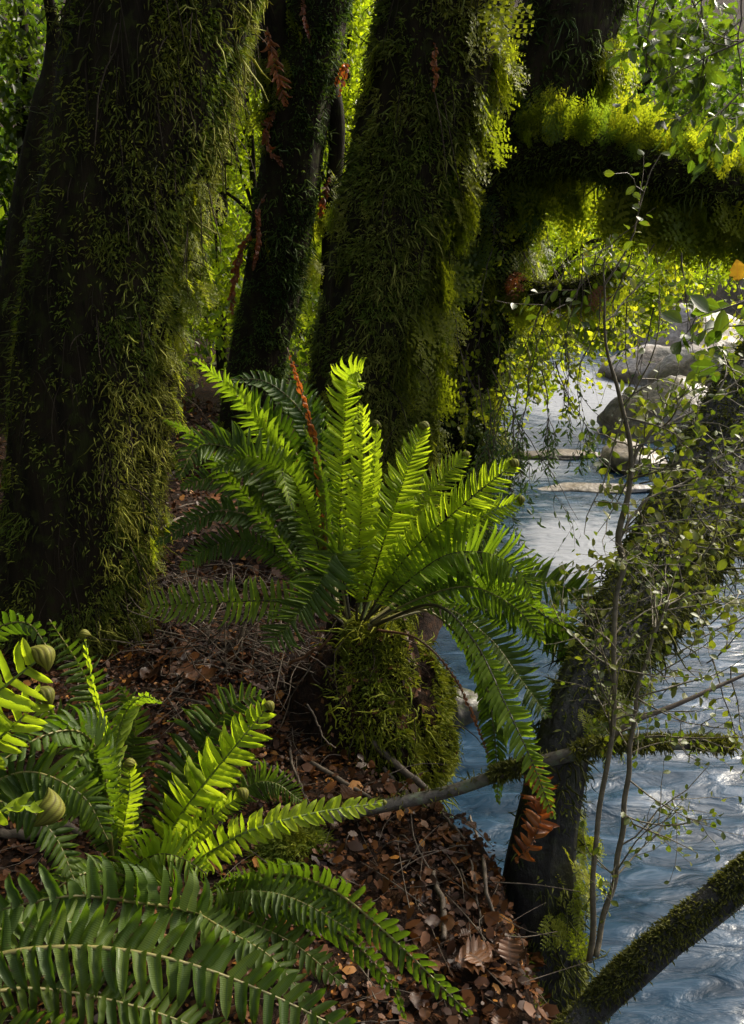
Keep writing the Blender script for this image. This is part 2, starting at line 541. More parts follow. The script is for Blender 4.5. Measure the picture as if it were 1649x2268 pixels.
def axis_pts(lo, hi, fine0, fine1, step):
    a = list(np.arange(fine0, fine1, step))
    s, x, left = step, fine0, []
    while x > lo:
        s *= 1.22; x -= s; left.append(x)
    s, x, right = step, fine1, []
    while x < hi:
        s *= 1.22; x += s; right.append(x)
    return np.array(left[::-1] + a + right)
gx = axis_pts(-400, 400, -2.2, 1.6, 0.035)
gy = axis_pts(-300, 600, 0.7, 4.8, 0.035)
def grid_mesh(gx, gy, zf):
    X, Y = np.meshgrid(gx, gy)
    Z = zf(X, Y)
    nx, ny = len(gx), len(gy)
    i = (np.arange(ny - 1)[:, None] * nx + np.arange(nx - 1)[None, :])
    T = np.concatenate([np.stack([i, i + 1, i + nx + 1], -1).reshape(-1, 3), np.stack([i, i + nx + 1, i + nx], -1).reshape(-1, 3)])
    return np.stack([X, Y, Z], -1).reshape(-1, 3), T
gV, gT = grid_mesh(gx, gy, ground_z)
tag(part('ground', gV, gT, M_SOIL), 'dark forest floor of the river bank under brown leaf litter', None, None, 'structure')

def water_z(x, y):
    p = np.stack([x * 1.6, y * 3.4, np.zeros_like(x)], -1)
    q = np.stack([x * 0.7, y * 1.3, np.ones_like(x) * 5], -1)
    a = 0.045 * (fbm(p, 4) - 0.5) + 0.10 * (fbm(q, 3) - 0.5)
    a = a + 0.010 * np.sin(y * 34 + 5 * fbm(q * 2, 2) * 3 + x * 4) * np.clip(1.6 - np.abs(y - 3.4), 0, 1)
    return WATER_Z + a
wx = axis_pts(-4, 45, 0.0, 4.6, 0.05)
wy = axis_pts(-20, 60, 1.0, 9.0, 0.05)
wV, wT = grid_mesh(wx, wy, water_z)
# white water from noise, plus pale patches painting sky glare on the pools
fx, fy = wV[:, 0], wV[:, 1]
foam_glare = 0.30 * (fbm(np.stack([fx * 0.55, fy * 0.8, fx * 0 + 9], -1), 3) - 0.55)
def foam_glare_patch(cx, cy, rx, ry, a):
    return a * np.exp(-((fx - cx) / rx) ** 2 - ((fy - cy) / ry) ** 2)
foam_glare += foam_glare_patch(1.6, 6.2, 0.50, 0.80, 0.62) + foam_glare_patch(2.9, 12.3, 1.3, 2.4, 0.55) + foam_glare_patch(1.4, 9.0, 0.6, 1.2, 0.50)
foam_glare += foam_glare_patch(2.5, 7.1, 0.8, 0.5, 0.20) + foam_glare_patch(3.5, 14, 2.5, 3.0, 0.25) + foam_glare_patch(1.9, 2.3, 0.8, 0.35, 0.05)
tag(part('river', wV, wT, M_WATER, None, np.repeat(np.clip(foam_glare, -0.3, 0.6)[:, None], 3, 1)), 'blue grey mountain river with white water and painted-in sky glare, running past the bank', None, None, 'structure')

def G(px, py, h=0.0):
    '''where the ray measured at px, py meets the forest floor'''
    ys = np.linspace(0.9, 8, 700)
    r = P(px, py, 1.0) - CAM
    q = CAM + r[None] * ys[:, None]
    k = np.argmax(q[:, 2] < ground_z(q[:, 0], q[:, 1]) + h)
    return q[k]
# ------------------------------------------------------------------ boulders in the river
def boulder(p, s, seed, label, group=None, sub=5, mat=None):
    n = 26
    th = np.linspace(0, 2 * math.pi, 2 * n, endpoint=False)
    ph = np.linspace(0.0, math.pi, n)
    D = np.stack([np.sin(ph)[:, None] * np.cos(th), np.sin(ph)[:, None] * np.sin(th), np.repeat(np.cos(ph)[:, None], 2 * n, 1)], -1).reshape(-1, 3)
    r = 0.72 + 0.55 * fbm(D * 1.3 + seed * 7.1, 3) + 0.10 * (fbm(D * 5 + seed, 3) - 0.5)
    # planed faces
    for k in range(7):
        d = unit(np.array([math.sin(seed * 3 + k * 2.1), math.cos(seed * 1.7 + k * 1.3), math.sin(k * 1.9 + seed)]))
        h = 0.80 + 0.1 * math.sin(seed + k)
        dd = D @ d
        r = np.where(dd * r > h, h / np.maximum(dd, 0.2), r)
    V = D * r[:, None] * np.array(s)
    i = (np.arange(n - 1)[:, None] * 2 * n + np.arange(2 * n)[None, :])
    j = (np.arange(n - 1)[:, None] * 2 * n + (np.arange(2 * n)[None, :] + 1) % (2 * n))
    T = np.concatenate([np.stack([i, i + 2 * n, j + 2 * n], -1).reshape(-1, 3), np.stack([i, j + 2 * n, j], -1).reshape(-1, 3)])
    me = mesh_np('boulder', V, T)
    me.materials.append(mat or M_ROCK)
    o = inst('boulder', me, np.eye(3), p)
    return tag(o, label, 'boulder', group)
def onwater(px, py, sink=0.0):
    r = P(px, py, 1.0) - CAM
    t = (WATER_Z - CAM[2]) / r[2]
    q = CAM + r * t
    return q + np.array([0, 0, sink])
BOULDERS = [
    (1475, 955, (0.72, 0.6, 0.5), 'large tan boulder streaked with moss in the middle of the river'),
    (1400, 1030, (0.32, 0.4, 0.2), 'low tan boulder at the foot of the large mossy boulder'),
    (1580, 905, (0.9, 0.9, 0.75), 'grey tan boulder at the right edge behind the sapling'),
    (1440, 835, (0.8, 0.8, 0.42), 'pale flat topped boulder just upstream of the large tan one'),
    (1530, 800, (1.1, 1.0, 0.8), 'brown sided boulder upstream below the hanging leaves'),
    (1625, 770, (1.5, 1.2, 1.6), 'tall dark grey boulder by the yellow leaf'),
    (1370, 765, (0.8, 0.8, 0.6), 'small pale boulder upstream left of the group'),
    (1290, 745, (1.0, 0.9, 0.5), 'farthest pale boulder behind the bright leaves'),
    (1470, 720, (1.6, 1.2, 1.0), 'wide pale boulder far upstream'),
    (1230, 1010, (0.5, 0.16, 0.05), 'thin tan rock ledge breaking the water upstream of the fern'),
    (1330, 1085, (0.6, 0.13, 0.05), 'flat wet rock ledge just above the smooth pale pool'),
]
for k, (px, py, s, lab) in enumerate(BOULDERS):
    boulder(onwater(px, py, 0.25 * s[2]), s, k + 1.3, lab)
boulder(onwater(1012, 1575, -0.05), (0.17, 0.16, 0.15), 4.4, 'small dark rock in the stream beside the mossy root mound', None, 5, M_WETROCK)

# ------------------------------------------------------------------ trees
def trunk_part(tree, ctrl, sides=40, n=110, mat=M_BARK, rough=0.10, furrow=7, seed=0, name='trunk', flare=0.0):
    c = np.array([[*P(a, b, Y), r] for a, b, Y, r in ctrl])
    s = spline(c, n)
    pts, rad = s[:, :3], s[:, 3]
    th = np.linspace(0, 2 * math.pi, sides, endpoint=False)
    t = np.linspace(0, 1, n)
    q = np.stack([np.repeat(np.cos(th)[None] * 1.6, n, 0), np.repeat(np.sin(th)[None] * 1.6, n, 0),
                  np.repeat((t * 5)[:, None], sides, 1) + seed * 3.7], -1)
    R = rad[:, None] * (1 + rough * 3.0 * (fbm(q, 4) - 0.5) + rough * 1.8 * (fbm(q * np.array([furrow, furrow, 1.6]), 3) - 0.5))
    if flare:
        R = R * (1 + flare * np.exp(-t[:, None] / 0.06) * (0.7 + 0.6 * np.cos(th * 3 + seed)[None]))
    V, T = tube(pts, R, sides)
    o = part(name, V, T, mat, tree)
    return dict(pts=pts, R=R, n=n, sides=sides, frames=frames(pts), V=V[:n * sides].reshape(n, sides, 3), obj=o)

def on_trunk(tr, m, t0=0.0, t1=1.0):
    """m random places on the bark: position, outward normal, t"""
    i = RNG.uniform(t0, t1, m) * (tr['n'] - 1.001)
    j = RNG.uniform(0, tr['sides'], m)
    i0 = np.clip(i.astype(int), 0, tr['n'] - 2); fi = (i - i0)[:, None]
    j0 = j.astype(int) % tr['sides']; j1 = (j0 + 1) % tr['sides']; fj = (j - j.astype(int))[:, None]
    V = tr['V']
    p = (V[i0, j0] * (1 - fj) + V[i0, j1] * fj) * (1 - fi) + (V[i0 + 1, j0] * (1 - fj) + V[i0 + 1, j1] * fj) * fi
    c = tr['pts'][i0] * (1 - fi) + tr['pts'][i0 + 1] * fi
    nrm = unit(p - c)
    return p, nrm, i / (tr['n'] - 1)

DOWN = np.array([0, 0, -1.0])
def strands(p, nrm, L, r, out=0.5, K=4, curl=0.75, cA=(0.05, 0.055, 0.012), cB=(0.17, 0.15, 0.035), gravity=1.0, tv=None, clump=6):
    """plump wandering moss strands in tufts: three sided tapering tubes rooted around p"""
    m0 = len(p)
    g = np.repeat(np.arange(0, m0, clump), clump)[:m0]                     # tuft of each strand
    spread = np.repeat(RNG.uniform(0.004, 0.022, m0 // clump + 1), clump)[:m0]
    p = p[g] + RNG.normal(0, 1, (m0, 3)) * spread[:, None]
    nrm = nrm[g]
    p = p - nrm * np.sum((p - p[g]) * nrm, 1, keepdims=True)
    m = m0
    big = np.repeat(RNG.lognormal(-0.1, 0.38, m0 // clump + 1), clump)[:m0]
    L = L * big * RNG.uniform(0.4, 1.4, m); r = r * np.clip(big, 0.6, 1.5) * RNG.uniform(0.5, 1.15, m)
    td = np.repeat(rand_dirs(m0 // clump + 1), clump, 0)[:m0]
    side = unit(td * 0.8 + RNG.normal(size=(m, 3)))
    d = unit(nrm * out + DOWN * gravity * RNG.uniform(0.0, 1.0, (m, 1)) + side * curl)
    C = [p - nrm * 0.006]
    for k in range(1, K):
        C.append(C[-1] + d * (L / (K - 1))[:, None])
        d = unit(d + DOWN * 0.38 * gravity + rand_dirs(m) * curl * 0.9)
    C = np.stack(C, 1)
    prof = np.interp(np.linspace(0, 1, K), [0, 0.3, 0.75, 1], [0.7, 1.0, 0.8, 0.2])
    d1 = unit(C[:, -1] - C[:, 0])
    a = unit(np.cross(d1, rand_dirs(m))); b = np.cross(d1, a)
    V = []
    for j in range(3):
        o = a * math.cos(j * 2.0944) + b * math.sin(j * 2.0944)
        V.append(C + o[:, None, :] * (r[:, None] * prof[None] * RNG.uniform(0.75, 1.25, (m, K)))[..., None])
    V = np.stack(V, 2)                                   # m,K,3,3
    tt = []
    for k in range(K - 1):
        for j in range(3):
            j2 = (j + 1) % 3
            tt += [[k * 3 + j, k * 3 + j2, (k + 1) * 3 + j2], [k * 3 + j, (k + 1) * 3 + j2, (k + 1) * 3 + j]]
    tt = np.array(tt)
    T = (np.arange(m) * K * 3)[:, None, None] + tt[None]
    tv = np.repeat(RNG.uniform(0, 1, m0 // clump + 1) ** 1.5, clump)[:m0] if tv is None else tv[g]
    tv = np.clip(tv + RNG.normal(0, 0.15, m), 0, 1)
    col = mixcol(cA, cB, tv) * np.repeat(RNG.uniform(0.6, 1.35, (m0 // clump + 1, 1)), clump, 0)[:m0] * RNG.uniform(0.8, 1.2, (m, 1))
    return V.reshape(-1, 3), T.reshape(-1, 3), np.repeat(col, K * 3, 0)

def blades(p, nrm, L, w, cA, cB, spread=0.8, gravity=0.3, tv=None):
    """short flat moss leaves: 3 triangles each"""
    m = len(p)
    L = L * RNG.uniform(0.5, 1.4, m)
    d = unit(nrm + rand_dirs(m) * spread + DOWN * gravity)
    d2 = unit(d + DOWN * 0.5 + rand_dirs(m) * 0.4)
    s = unit(np.cross(d, rand_dirs(m)))
    wv = s * (w * RNG.uniform(0.6, 1.3, m))[:, None]
    b = p - nrm * 0.003
    q = b + d * (L * 0.55)[:, None]
    e = q + d2 * (L * 0.45)[:, None]
    V = np.stack([b - wv * 0.5, b + wv * 0.5, q + wv, q - wv, e], 1)
    T = (np.arange(m) * 5)[:, None, None] + np.array([[0, 1, 2], [0, 2, 3], [3, 2, 4]])[None]
    tv = RNG.uniform(0, 1, m) if tv is None else np.clip(tv + RNG.normal(0, 0.18, m), 0, 1)
    col = mixcol(cA, cB, tv) * RNG.uniform(0.7, 1.35, (m, 1))
    return V.reshape(-1, 3), T.reshape(-1, 3), np.repeat(col, 5, 0)

OLIVE, STRAW = (0.085, 0.105, 0.014), (0.31, 0.30, 0.045)
GREEN, LIME = (0.085, 0.125, 0.014), (0.18, 0.22, 0.025)
def keep(p, nrm, t, w):
    k = RNG.uniform(0, 1, len(p)) < np.clip(w, 0, 1)
    return p[k], nrm[k], t[k]

def moss_trunk(tree, tr, n_str, n_bl, L=0.05, r=0.0035, right=0.75, seed=0, cA=OLIVE, cB=STRAW, patch=4.0, bl=(0.018, 0.0022), t0=0, t1=1, cover=0.0, base=0.08, shift=0.0):
    """moss on one trunk: tufts of hanging strands in drifts, heavier on the side that faces the light"""
    bag = Bag()
    def weigh(p, nn, s2):
        f = fbm(p * np.array([patch, patch, patch * 0.55]) + seed + s2, 4)
        f2 = fbm(p * 13 + seed + s2, 2)
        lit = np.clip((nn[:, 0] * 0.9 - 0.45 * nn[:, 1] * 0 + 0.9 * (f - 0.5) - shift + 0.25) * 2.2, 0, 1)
        hole = np.clip((f - 0.36) * 6, 0.12, 1) * np.clip((f2 - 0.30) * 5, 0.15, 1)
        return (base * np.clip((f2 - 0.42) * 6, 0, 1) * np.clip((f - 0.3) * 4, 0, 1) * 1.6 + right * lit * hole + cover), f
    p, nn, t = on_trunk(tr, n_str, t0, t1)
    w, f = weigh(p, nn, 0)
    p, nn, t = keep(p, nn, t, w)
    # thin carpet first
    if n_bl:
        pb, nb, t = on_trunk(tr, n_bl * 2, t0, t1)
        w, f = weigh(pb, nb, 9)
        pb, nb, t = keep(pb, nb, t, w)
        tv = np.clip((fbm(pb * 5 + 70, 2) - 0.3) * 1.5, 0, 1)
        bag.add(*blades(pb, nb, np.full(len(pb), bl[0]), np.full(len(pb), bl[1]), GREEN if cA == OLIVE else cA, cB, 1.0, 0.4, tv=tv))
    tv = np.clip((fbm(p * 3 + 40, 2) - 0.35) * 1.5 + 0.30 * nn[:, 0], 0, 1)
    p = np.repeat(p, 5, 0); nn = np.repeat(nn, 5, 0); tv = np.repeat(tv, 5)
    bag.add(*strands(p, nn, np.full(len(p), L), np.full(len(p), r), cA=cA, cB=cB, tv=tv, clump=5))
    return bag.part('moss', M_MOSS, tree, 'stuff')

def rootlets(tree, tr, n, L, r, t0=0, t1=1):
    """fine roots and fibres hanging close against the bark"""
    p, nn, t = on_trunk(tr, n, t0, t1)
    V, T, C = strands(p, nn, np.full(n, L), np.full(n, r), 0.12, 5, 0.22, gravity=1.3, clump=2)
    return part('rootlets', V, T, M_ROOTLET, tree, None, None, 'stuff')
def flecks(tree, tr, n, t0=0, t1=1, cA=(0.018, 0.022, 0.008), cB=(0.075, 0.08, 0.018)):
    """small dark moss sprigs scattered over all of the bark"""
    p, nn, t = on_trunk(tr, n, t0, t1)
    p, nn, t = keep(p, nn, t, np.clip((fbm(p * 9 + 31, 3) - 0.40) * 7, 0.05, 1))
    b = Bag()
    b.add(*strands(p, nn, np.full(len(p), 0.024), np.full(len(p), 0.0018), 0.8, 4, 0.7, cA, cB, 0.8, None, 3))
    return b.part('moss_sprigs', M_MOSS, tree, 'stuff')

# --- the great left tree
base_l = P(150, 1530, 2.95)
t_left = thing('mossy_tree', base_l, 'thick dark tree trunk leaning right, hanging moss down its lit side, at the left', 'tree', 'mossy trees on the bank')
TR_L = trunk_part(t_left, [(120, 1640, 2.95, 0.34), (150, 1480, 2.95, 0.275), (180, 1150, 2.95, 0.255), (210, 850, 2.95, 0.25), (255, 550, 2.95, 0.25), (310, 280, 2.95, 0.255),
                           (370, 0, 2.95, 0.26), (450, -350, 2.95, 0.25), (600, -1200, 2.9, 0.22), (720, -2300, 2.8, 0.16)], 72, 190, seed=1, rough=0.09, furrow=9)
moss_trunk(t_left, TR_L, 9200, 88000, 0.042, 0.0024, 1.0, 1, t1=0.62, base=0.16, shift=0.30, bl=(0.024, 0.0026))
rootlets(t_left, TR_L, 1800, 0.13, 0.0016, 0, 0.6)
flecks(t_left, TR_L, 9500, 0, 0.6)
# --- the centre tree
t_mid = thing('mossy_tree', P(800, 1010, 4.1), 'mossy tree trunk shaggy with strands, right behind the bright fern', 'tree', 'mossy trees on the bank')
TR_C = trunk_part(t_mid, [(780, 1250, 4.1, 0.36), (805, 980, 4.1, 0.28), (830, 750, 4.1, 0.27), (868, 520, 4.1, 0.255), (932, 260, 4.1, 0.25), (985, 0, 4.1, 0.255),
                          (1050, -350, 4.1, 0.27), (1200, -1100, 4.1, 0.24), (1300, -2000, 4.0, 0.16)], 64, 150, seed=2, rough=0.09)
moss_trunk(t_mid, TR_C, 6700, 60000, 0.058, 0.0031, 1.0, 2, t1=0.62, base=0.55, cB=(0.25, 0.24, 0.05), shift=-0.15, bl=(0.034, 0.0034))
rootlets(t_mid, TR_C, 900, 0.15, 0.002, 0, 0.6)
flecks(t_mid, TR_C, 3000, 0, 0.6)
# --- thinner tree between them, forked above
t_thin = thing('mossy_tree', P(560, 950, 5.2), 'slimmer forked tree trunk with green moss, between the two thick trunks', 'tree', 'mossy trees on the bank')
TR_T = trunk_part(t_thin, [(550, 1150, 5.2, 0.22), (565, 850, 5.2, 0.165), (612, 600, 5.2, 0.16), (642, 380, 5.2, 0.165), (665, 200, 5.2, 0.17), (695, 60, 5.2, 0.16), (735, -150, 5.2, 0.15), (830, -700, 5.2, 0.1)], 44, 110, seed=3)
TR_T2 = trunk_part(t_thin, [(655, 260, 5.2, 0.13), (600, 90, 5.15, 0.11), (585, -60, 5.1, 0.10), (540, -500, 5.0, 0.07)], 28, 50, seed=4, name='limb')
TR_T3 = trunk_part(t_thin, [(690, 120, 5.2, 0.08), (745, 260, 5.25, 0.05), (735, 460, 5.3, 0.045), (720, 640, 5.35, 0.03)], 16, 50, seed=4, name='limb')
moss_trunk(t_thin, TR_T, 2800, 24000, 0.045, 0.0038, 0.5, 3, cA=(0.03, 0.06, 0.012), cB=(0.12, 0.17, 0.02), base=0.3, t1=0.75, bl=(0.03, 0.0034), shift=-0.1)
flecks(t_thin, TR_T, 4000, 0, 0.8, (0.02, 0.035, 0.008), (0.07, 0.11, 0.015))
# --- far left dark tree
t_far = thing('mossy_tree', P(15, 800, 5.6), 'dark bare slanting tree trunk with forked top, at the far left edge', 'tree', 'mossy trees on the bank')
TR_F = trunk_part(t_far, [(-10, 1000, 5.6, 0.16), (30, 740, 5.6, 0.13), (70, 480, 5.6, 0.12), (112, 240, 5.6, 0.10), (125, 180, 5.6, 0.09), (118, 60, 5.55, 0.035), (100, -60, 5.5, 0.03), (80, -300, 5.5, 0.02)], 24, 90, seed=5)
trunk_part(t_far, [(118, 210, 5.6, 0.07), (160, 100, 5.6, 0.04), (185, -50, 5.6, 0.03)], 12, 24, seed=6, name='limb')
moss_trunk(t_far, TR_F, 500, 1500, 0.04, 0.0036, 0.5, 5, t1=0.8)
# --- the tree behind, right of the centre one, with the great mossy branch
t_right = thing('mossy_tree', P(1010, 1020, 4.7), 'shaded crooked mossy tree with a heavy horizontal branch over the river', 'tree', 'mossy trees on the bank')
TR_R = trunk_part(t_right, [(990, 1250, 4.7, 0.26), (1010, 980, 4.7, 0.20), (1055, 760, 4.7, 0.19), (1085, 560, 4.7, 0.19), (1105, 400, 4.7, 0.21), (1180, 230, 4.7, 0.24), (1255, 60, 4.7, 0.24),
                            (1320, -150, 4.7, 0.22), (1450, -700, 4.7, 0.16)], 48, 120, seed=7)
moss_trunk(t_right, TR_R, 3000, 26000, 0.06, 0.004, 0.5, 7, cA=(0.03, 0.055, 0.010), cB=(0.14, 0.18, 0.025), base=0.4, t1=0.75, bl=(0.034, 0.0036), shift=-0.1)
BR_R = trunk_part(t_right, [(1085, 400, 4.65, 0.12), (1170, 350, 4.5, 0.105), (1280, 340, 4.3, 0.09), (1400, 365, 4.15, 0.09), (1520, 400, 4.0, 0.09), (1640, 430, 3.9, 0.085), (1800, 460, 3.8, 0.07), (2050, 500, 3.6, 0.05)],
                  36, 90, seed=8, name='branch')
BR_R2 = trunk_part(t_right, [(1060, 600, 4.65, 0.07), (1130, 625, 4.5, 0.055), (1210, 650, 4.35, 0.05), (1290, 640, 4.25, 0.045), (1380, 600, 4.15, 0.02)], 20, 50, seed=9, name='branch')
def moss_branch(tree, tr, n, cA, cB, L=0.05):
    bag = Bag()
    p, nn, t = on_trunk(tr, n)
    V, T, C = blades(p, nn, np.full(len(p), L * 0.6), np.full(len(p), 0.0035), cA, cB, 0.7, 0.1)
    bag.add(V, T, C)
    k = nn[:, 2] < 0.2
    V, T, C = strands(p[k][:n // 3], nn[k][:n // 3], np.full(min(n // 3, k.sum()), L), np.full(min(n // 3, k.sum()), 0.003), cA=cA, cB=cB)
    bag.add(V, T, C)
    return bag.part('moss', M_MOSS, tree, 'stuff')
moss_branch(t_right, BR_R, 9000, (0.03, 0.045, 0.008), (0.13, 0.16, 0.02))
moss_branch(t_right, BR_R2, 3000, (0.03, 0.04, 0.008), (0.13, 0.14, 0.02))

# --- the tree leaning out over the river from the bank's edge
t_lean = thing('leaning_tree', P(1195, 1945, 1.98), 'dark wet tree trunk leaning over the river with moss, behind the sapling', 'tree')
TR_N = trunk_part(t_lean, [(1190, 2160, 1.94, 0.14), (1198, 2000, 1.96, 0.108), (1202, 1900, 1.98, 0.092), (1225, 1760, 2.02, 0.078), (1265, 1600, 2.10, 0.074), (1345, 1450, 2.25, 0.095), (1455, 1290, 2.5, 0.135), (1575, 1090, 2.8, 0.16),
                           (1690, 900, 3.05, 0.17), (1830, 680, 3.3, 0.16), (2050, 300, 3.6, 0.12), (2400, -300, 4.0, 0.08)], 52, 170, M_BARK3, 0.13, 6, 11)
flecks(t_lean, TR_N, 3500, 0, 0.5, (0.03, 0.04, 0.010), (0.12, 0.13, 0.02))
bag = Bag()
p, nn, t = on_trunk(TR_N, 48000, 0.0, 0.62)
f = fbm(p * 6 + 3, 3)
w = np.clip((f - 0.46) * 6, 0, 1) * np.clip(nn[:, 0] + 0.35, 0, 1) * np.where(t < 0.16, 0.8, 0.0) + np.clip((t - 0.14) * 12, 0, 0.9) * np.clip((f - 0.33) * 5, 0, 1)
p, nn, t = keep(p, nn, t, w)
bag.add(*blades(p, nn, np.full(len(p), 0.022), np.full(len(p), 0.0028), (0.035, 0.045, 0.010), (0.15, 0.16, 0.025), 0.8, 0.5))
q = p[::5]; bag.add(*strands(q, nn[::5], np.full(len(q), 0.06), np.full(len(q), 0.0022), cA=(0.04, 0.05, 0.01), cB=(0.13, 0.13, 0.03)))
bag.part('moss', M_MOSS, t_lean, 'stuff')

# ------------------------------------------------------------------ root mound under the great fern
def mound(name, c, rx, ry, rz, seed, label, cat, n_bl, mossdir, cA=GREEN, cB=(0.19, 0.19, 0.02), mat=M_SOIL, strandn=0, low=0.45):
    th_ = thing(name, c, label, cat)
    n, m = 40, 64
    ph = np.linspace(0, math.pi * 0.78, n); th = np.linspace(0, 2 * math.pi, m, endpoint=False)
    D = np.stack([np.sin(ph)[:, None] * np.cos(th), np.sin(ph)[:, None] * np.sin(th), np.repeat(np.cos(ph)[:, None], m, 1)], -1)
    r = 0.70 + 0.6 * (fbm(D * 2.1 + seed, 4)) - 0.05 + 0.26 * (fbm(D * 5 + seed, 3) - 0.5)
    V = np.array(c) + D * r[..., None] * np.array([rx, ry, rz])
    i = np.arange(n - 1)[:, None] * m + np.arange(m)[None]; j = np.arange(n - 1)[:, None] * m + (np.arange(m)[None] + 1) % m
    T = np.concatenate([np.stack([i, i + m, j + m], -1).reshape(-1, 3), np.stack([i, j + m, j], -1).reshape(-1, 3)])
    part('soil', V.reshape(-1, 3), T, mat, th_)
    bag = Bag()
    a = RNG.uniform(0, n - 1.01, n_bl * 3); b = RNG.integers(0, m, n_bl * 3)
    i0 = a.astype(int); fi = (a - i0)[:, None]
    p = V[i0, b] * (1 - fi) + V[i0 + 1, b] * fi + RNG.normal(0, 0.003, (len(a), 3))
    nn = unit(D[i0, b])
    f = fbm(p * 7 + seed, 3)
    w = np.clip(nn @ np.array(mossdir) * 1.3 + low, 0, 1) * np.clip((f - 0.28) * 6, 0, 1)
    p, nn, _ = keep(p, nn, a, w)
    p, nn = p[:n_bl], nn[:n_bl]
    tv = np.clip((fbm(p * 11 + 5, 3) - 0.3) * 1.6, 0, 1)
    bag.add(*blades(p, nn, np.full(len(p), 0.026), np.full(len(p), 0.0026), cA, cB, 0.7, 0.35, tv=tv))
    if strandn:
        q = p[:strandn]; bag.add(*strands(q, nn[:strandn], np.full(len(q), 0.055), np.full(len(q), 0.0026), cA=cA, cB=cB))
    bag.part('moss', M_MOSS, th_, 'stuff')
    if name == 'root_mound':
        k = 900
        i0 = RNG.integers(0, n, k); b = RNG.integers(0, m, k)
        q, nn = V[i0, b], unit(D[i0, b])
        l = RNG.uniform(0.012, 0.035, k)
        R = axes(unit(np.cross(nn, rand_dirs(k))), unit(nn + rand_dirs(k) * 0.5), l, l * 0.8, l)
        tv_ = np.array([[0, 0, 0], [0.42, -0.40, 0.10], [1, 0, -0.12], [0.42, 0.40, 0.10]])
        vv, tt, cc, _ = scatter(tv_, np.array([[0, 1, 2], [0, 2, 3]]), R, q + nn * 0.006, mixcol((0.03, 0.014, 0.008), (0.15, 0.06, 0.02), RNG.uniform(0, 1, k)))
        part('caught_leaves', vv, tt, M_LITTERC, th_, cc, None, 'stuff')
        k = 260
        i0 = RNG.integers(0, n, k); b = RNG.integers(0, m, k)
        vv, tt, cc = strands(V[i0, b], unit(D[i0, b]), np.full(k, 0.16), np.full(k, 0.002), 0.4, 6, 0.6, clump=1)
        part('rootlets', vv, tt, M_ROOTLET, th_, None, None, 'stuff')
    return th_
cm = P(820, 1610, 2.66)
mound('root_mound', P(808, 1660, 2.60), 0.285, 0.27, 0.49, 2.0, 'steep dark root mound draped in bright moss under the largest fern', 'root mound', 30000, (0.95, -0.15, 0.1), strandn=3000, low=0.35, cA=(0.11, 0.14, 0.012), cB=(0.34, 0.34, 0.028))
mound('moss_cushion', P(650, 1915, 1.9), 0.115, 0.10, 0.10, 5.0, 'round green moss cushion on the leaf litter behind the low fern', 'moss cushion', 7000, (0.3, -0.3, 0.8), low=0.75, cB=(0.22, 0.23, 0.022))

# ------------------------------------------------------------------ leaf templates
def leaf_tpl(name, mat, prof, nseg=5, fold=0.18, bend=0.0, sickle=0.0, wave=0.0, teeth=0, curl=0.0):
    """leaf along x 0..1, width y -1..1 scaled by the object; prof = (t, halfwidth) table"""
    t = np.linspace(0, 1, nseg + 1)
    if teeth:
        t = np.linspace(0, 1, teeth * 2 + 1)
    hw = np.interp(t, [a for a, _ in prof], [b for _, b in prof])
    if teeth:
        hw[1::2] *= 1.16; hw[2:-1:2] *= 0.86
    V, U = [], []
    for k, (x, h) in enumerate(zip(t, hw)):
        yc = sickle * (x ** 2)
        zc = bend * x * x + curl * max(0, x - 0.6) ** 2 * 6
        wv = wave * math.sin(k * 2.4)
        xs = x + (0.03 if teeth and k % 2 else 0)
        V += [[xs, yc - h, zc + fold * h + wv], [x, yc, zc], [xs, yc + h, zc + fold * h - wv]]
        U += [[x, -1 if h > 0.02 else -0.3], [x, 0], [x, 1 if h > 0.02 else 0.3]]
    T = []
    for k in range(len(t) - 1):
        a = k * 3
        T += [[a, a + 3, a + 4], [a, a + 4, a + 1], [a + 1, a + 4, a + 5], [a + 1, a + 5, a + 2]]
    V, T, U = np.array(V), np.array(T), np.array(U)
    me = None
    if mat is not None:
        me = mesh_np(name, V, T, None, U); me.materials.append(mat)
    return me, V, T, U

PINNA = [(0, 0.55), (0.12, 0.46), (0.45, 0.44), (0.75, 0.34), (0.92, 0.16), (1, 0.0)]
OVAL = [(0, 0.03), (0.15, 0.22), (0.4, 0.42), (0.65, 0.42), (0.88, 0.22), (1, 0.0)]
LANCE = [(0, 0.05), (0.3, 0.5), (0.6, 0.42), (1, 0.0)]
def pinna_set(mat, sickle, curl, n=4):
    out = []
    for k in range(n):
        out.append(leaf_tpl('leaflet', mat, PINNA, 6, 0.22 + 0.06 * k, -0.05 - 0.05 * k, sickle * (0.7 + 0.25 * k), 0.015 * k, 0, curl * (0.4 + 0.4 * k)))
    return out
SETS = {
    'young': (pinna_set(M_YOUNG, 0.55, 0.25), pinna_set(None, 0.55, 0.25)),
    'fresh': (pinna_set(M_FRESH, 0.35, -0.10), pinna_set(None, 0.35, -0.10)),
    'mature': (pinna_set(M_MATURE, 0.25, -0.15), pinna_set(None, 0.25, -0.15)),
    'dead': (pinna_set(M_DEAD, 0.3, 0.5), pinna_set(None, 0.3, 0.5)),
}
MATS = {'young': M_YOUNG, 'fresh': M_FRESH, 'mature': M_MATURE, 'dead': M_DEAD}

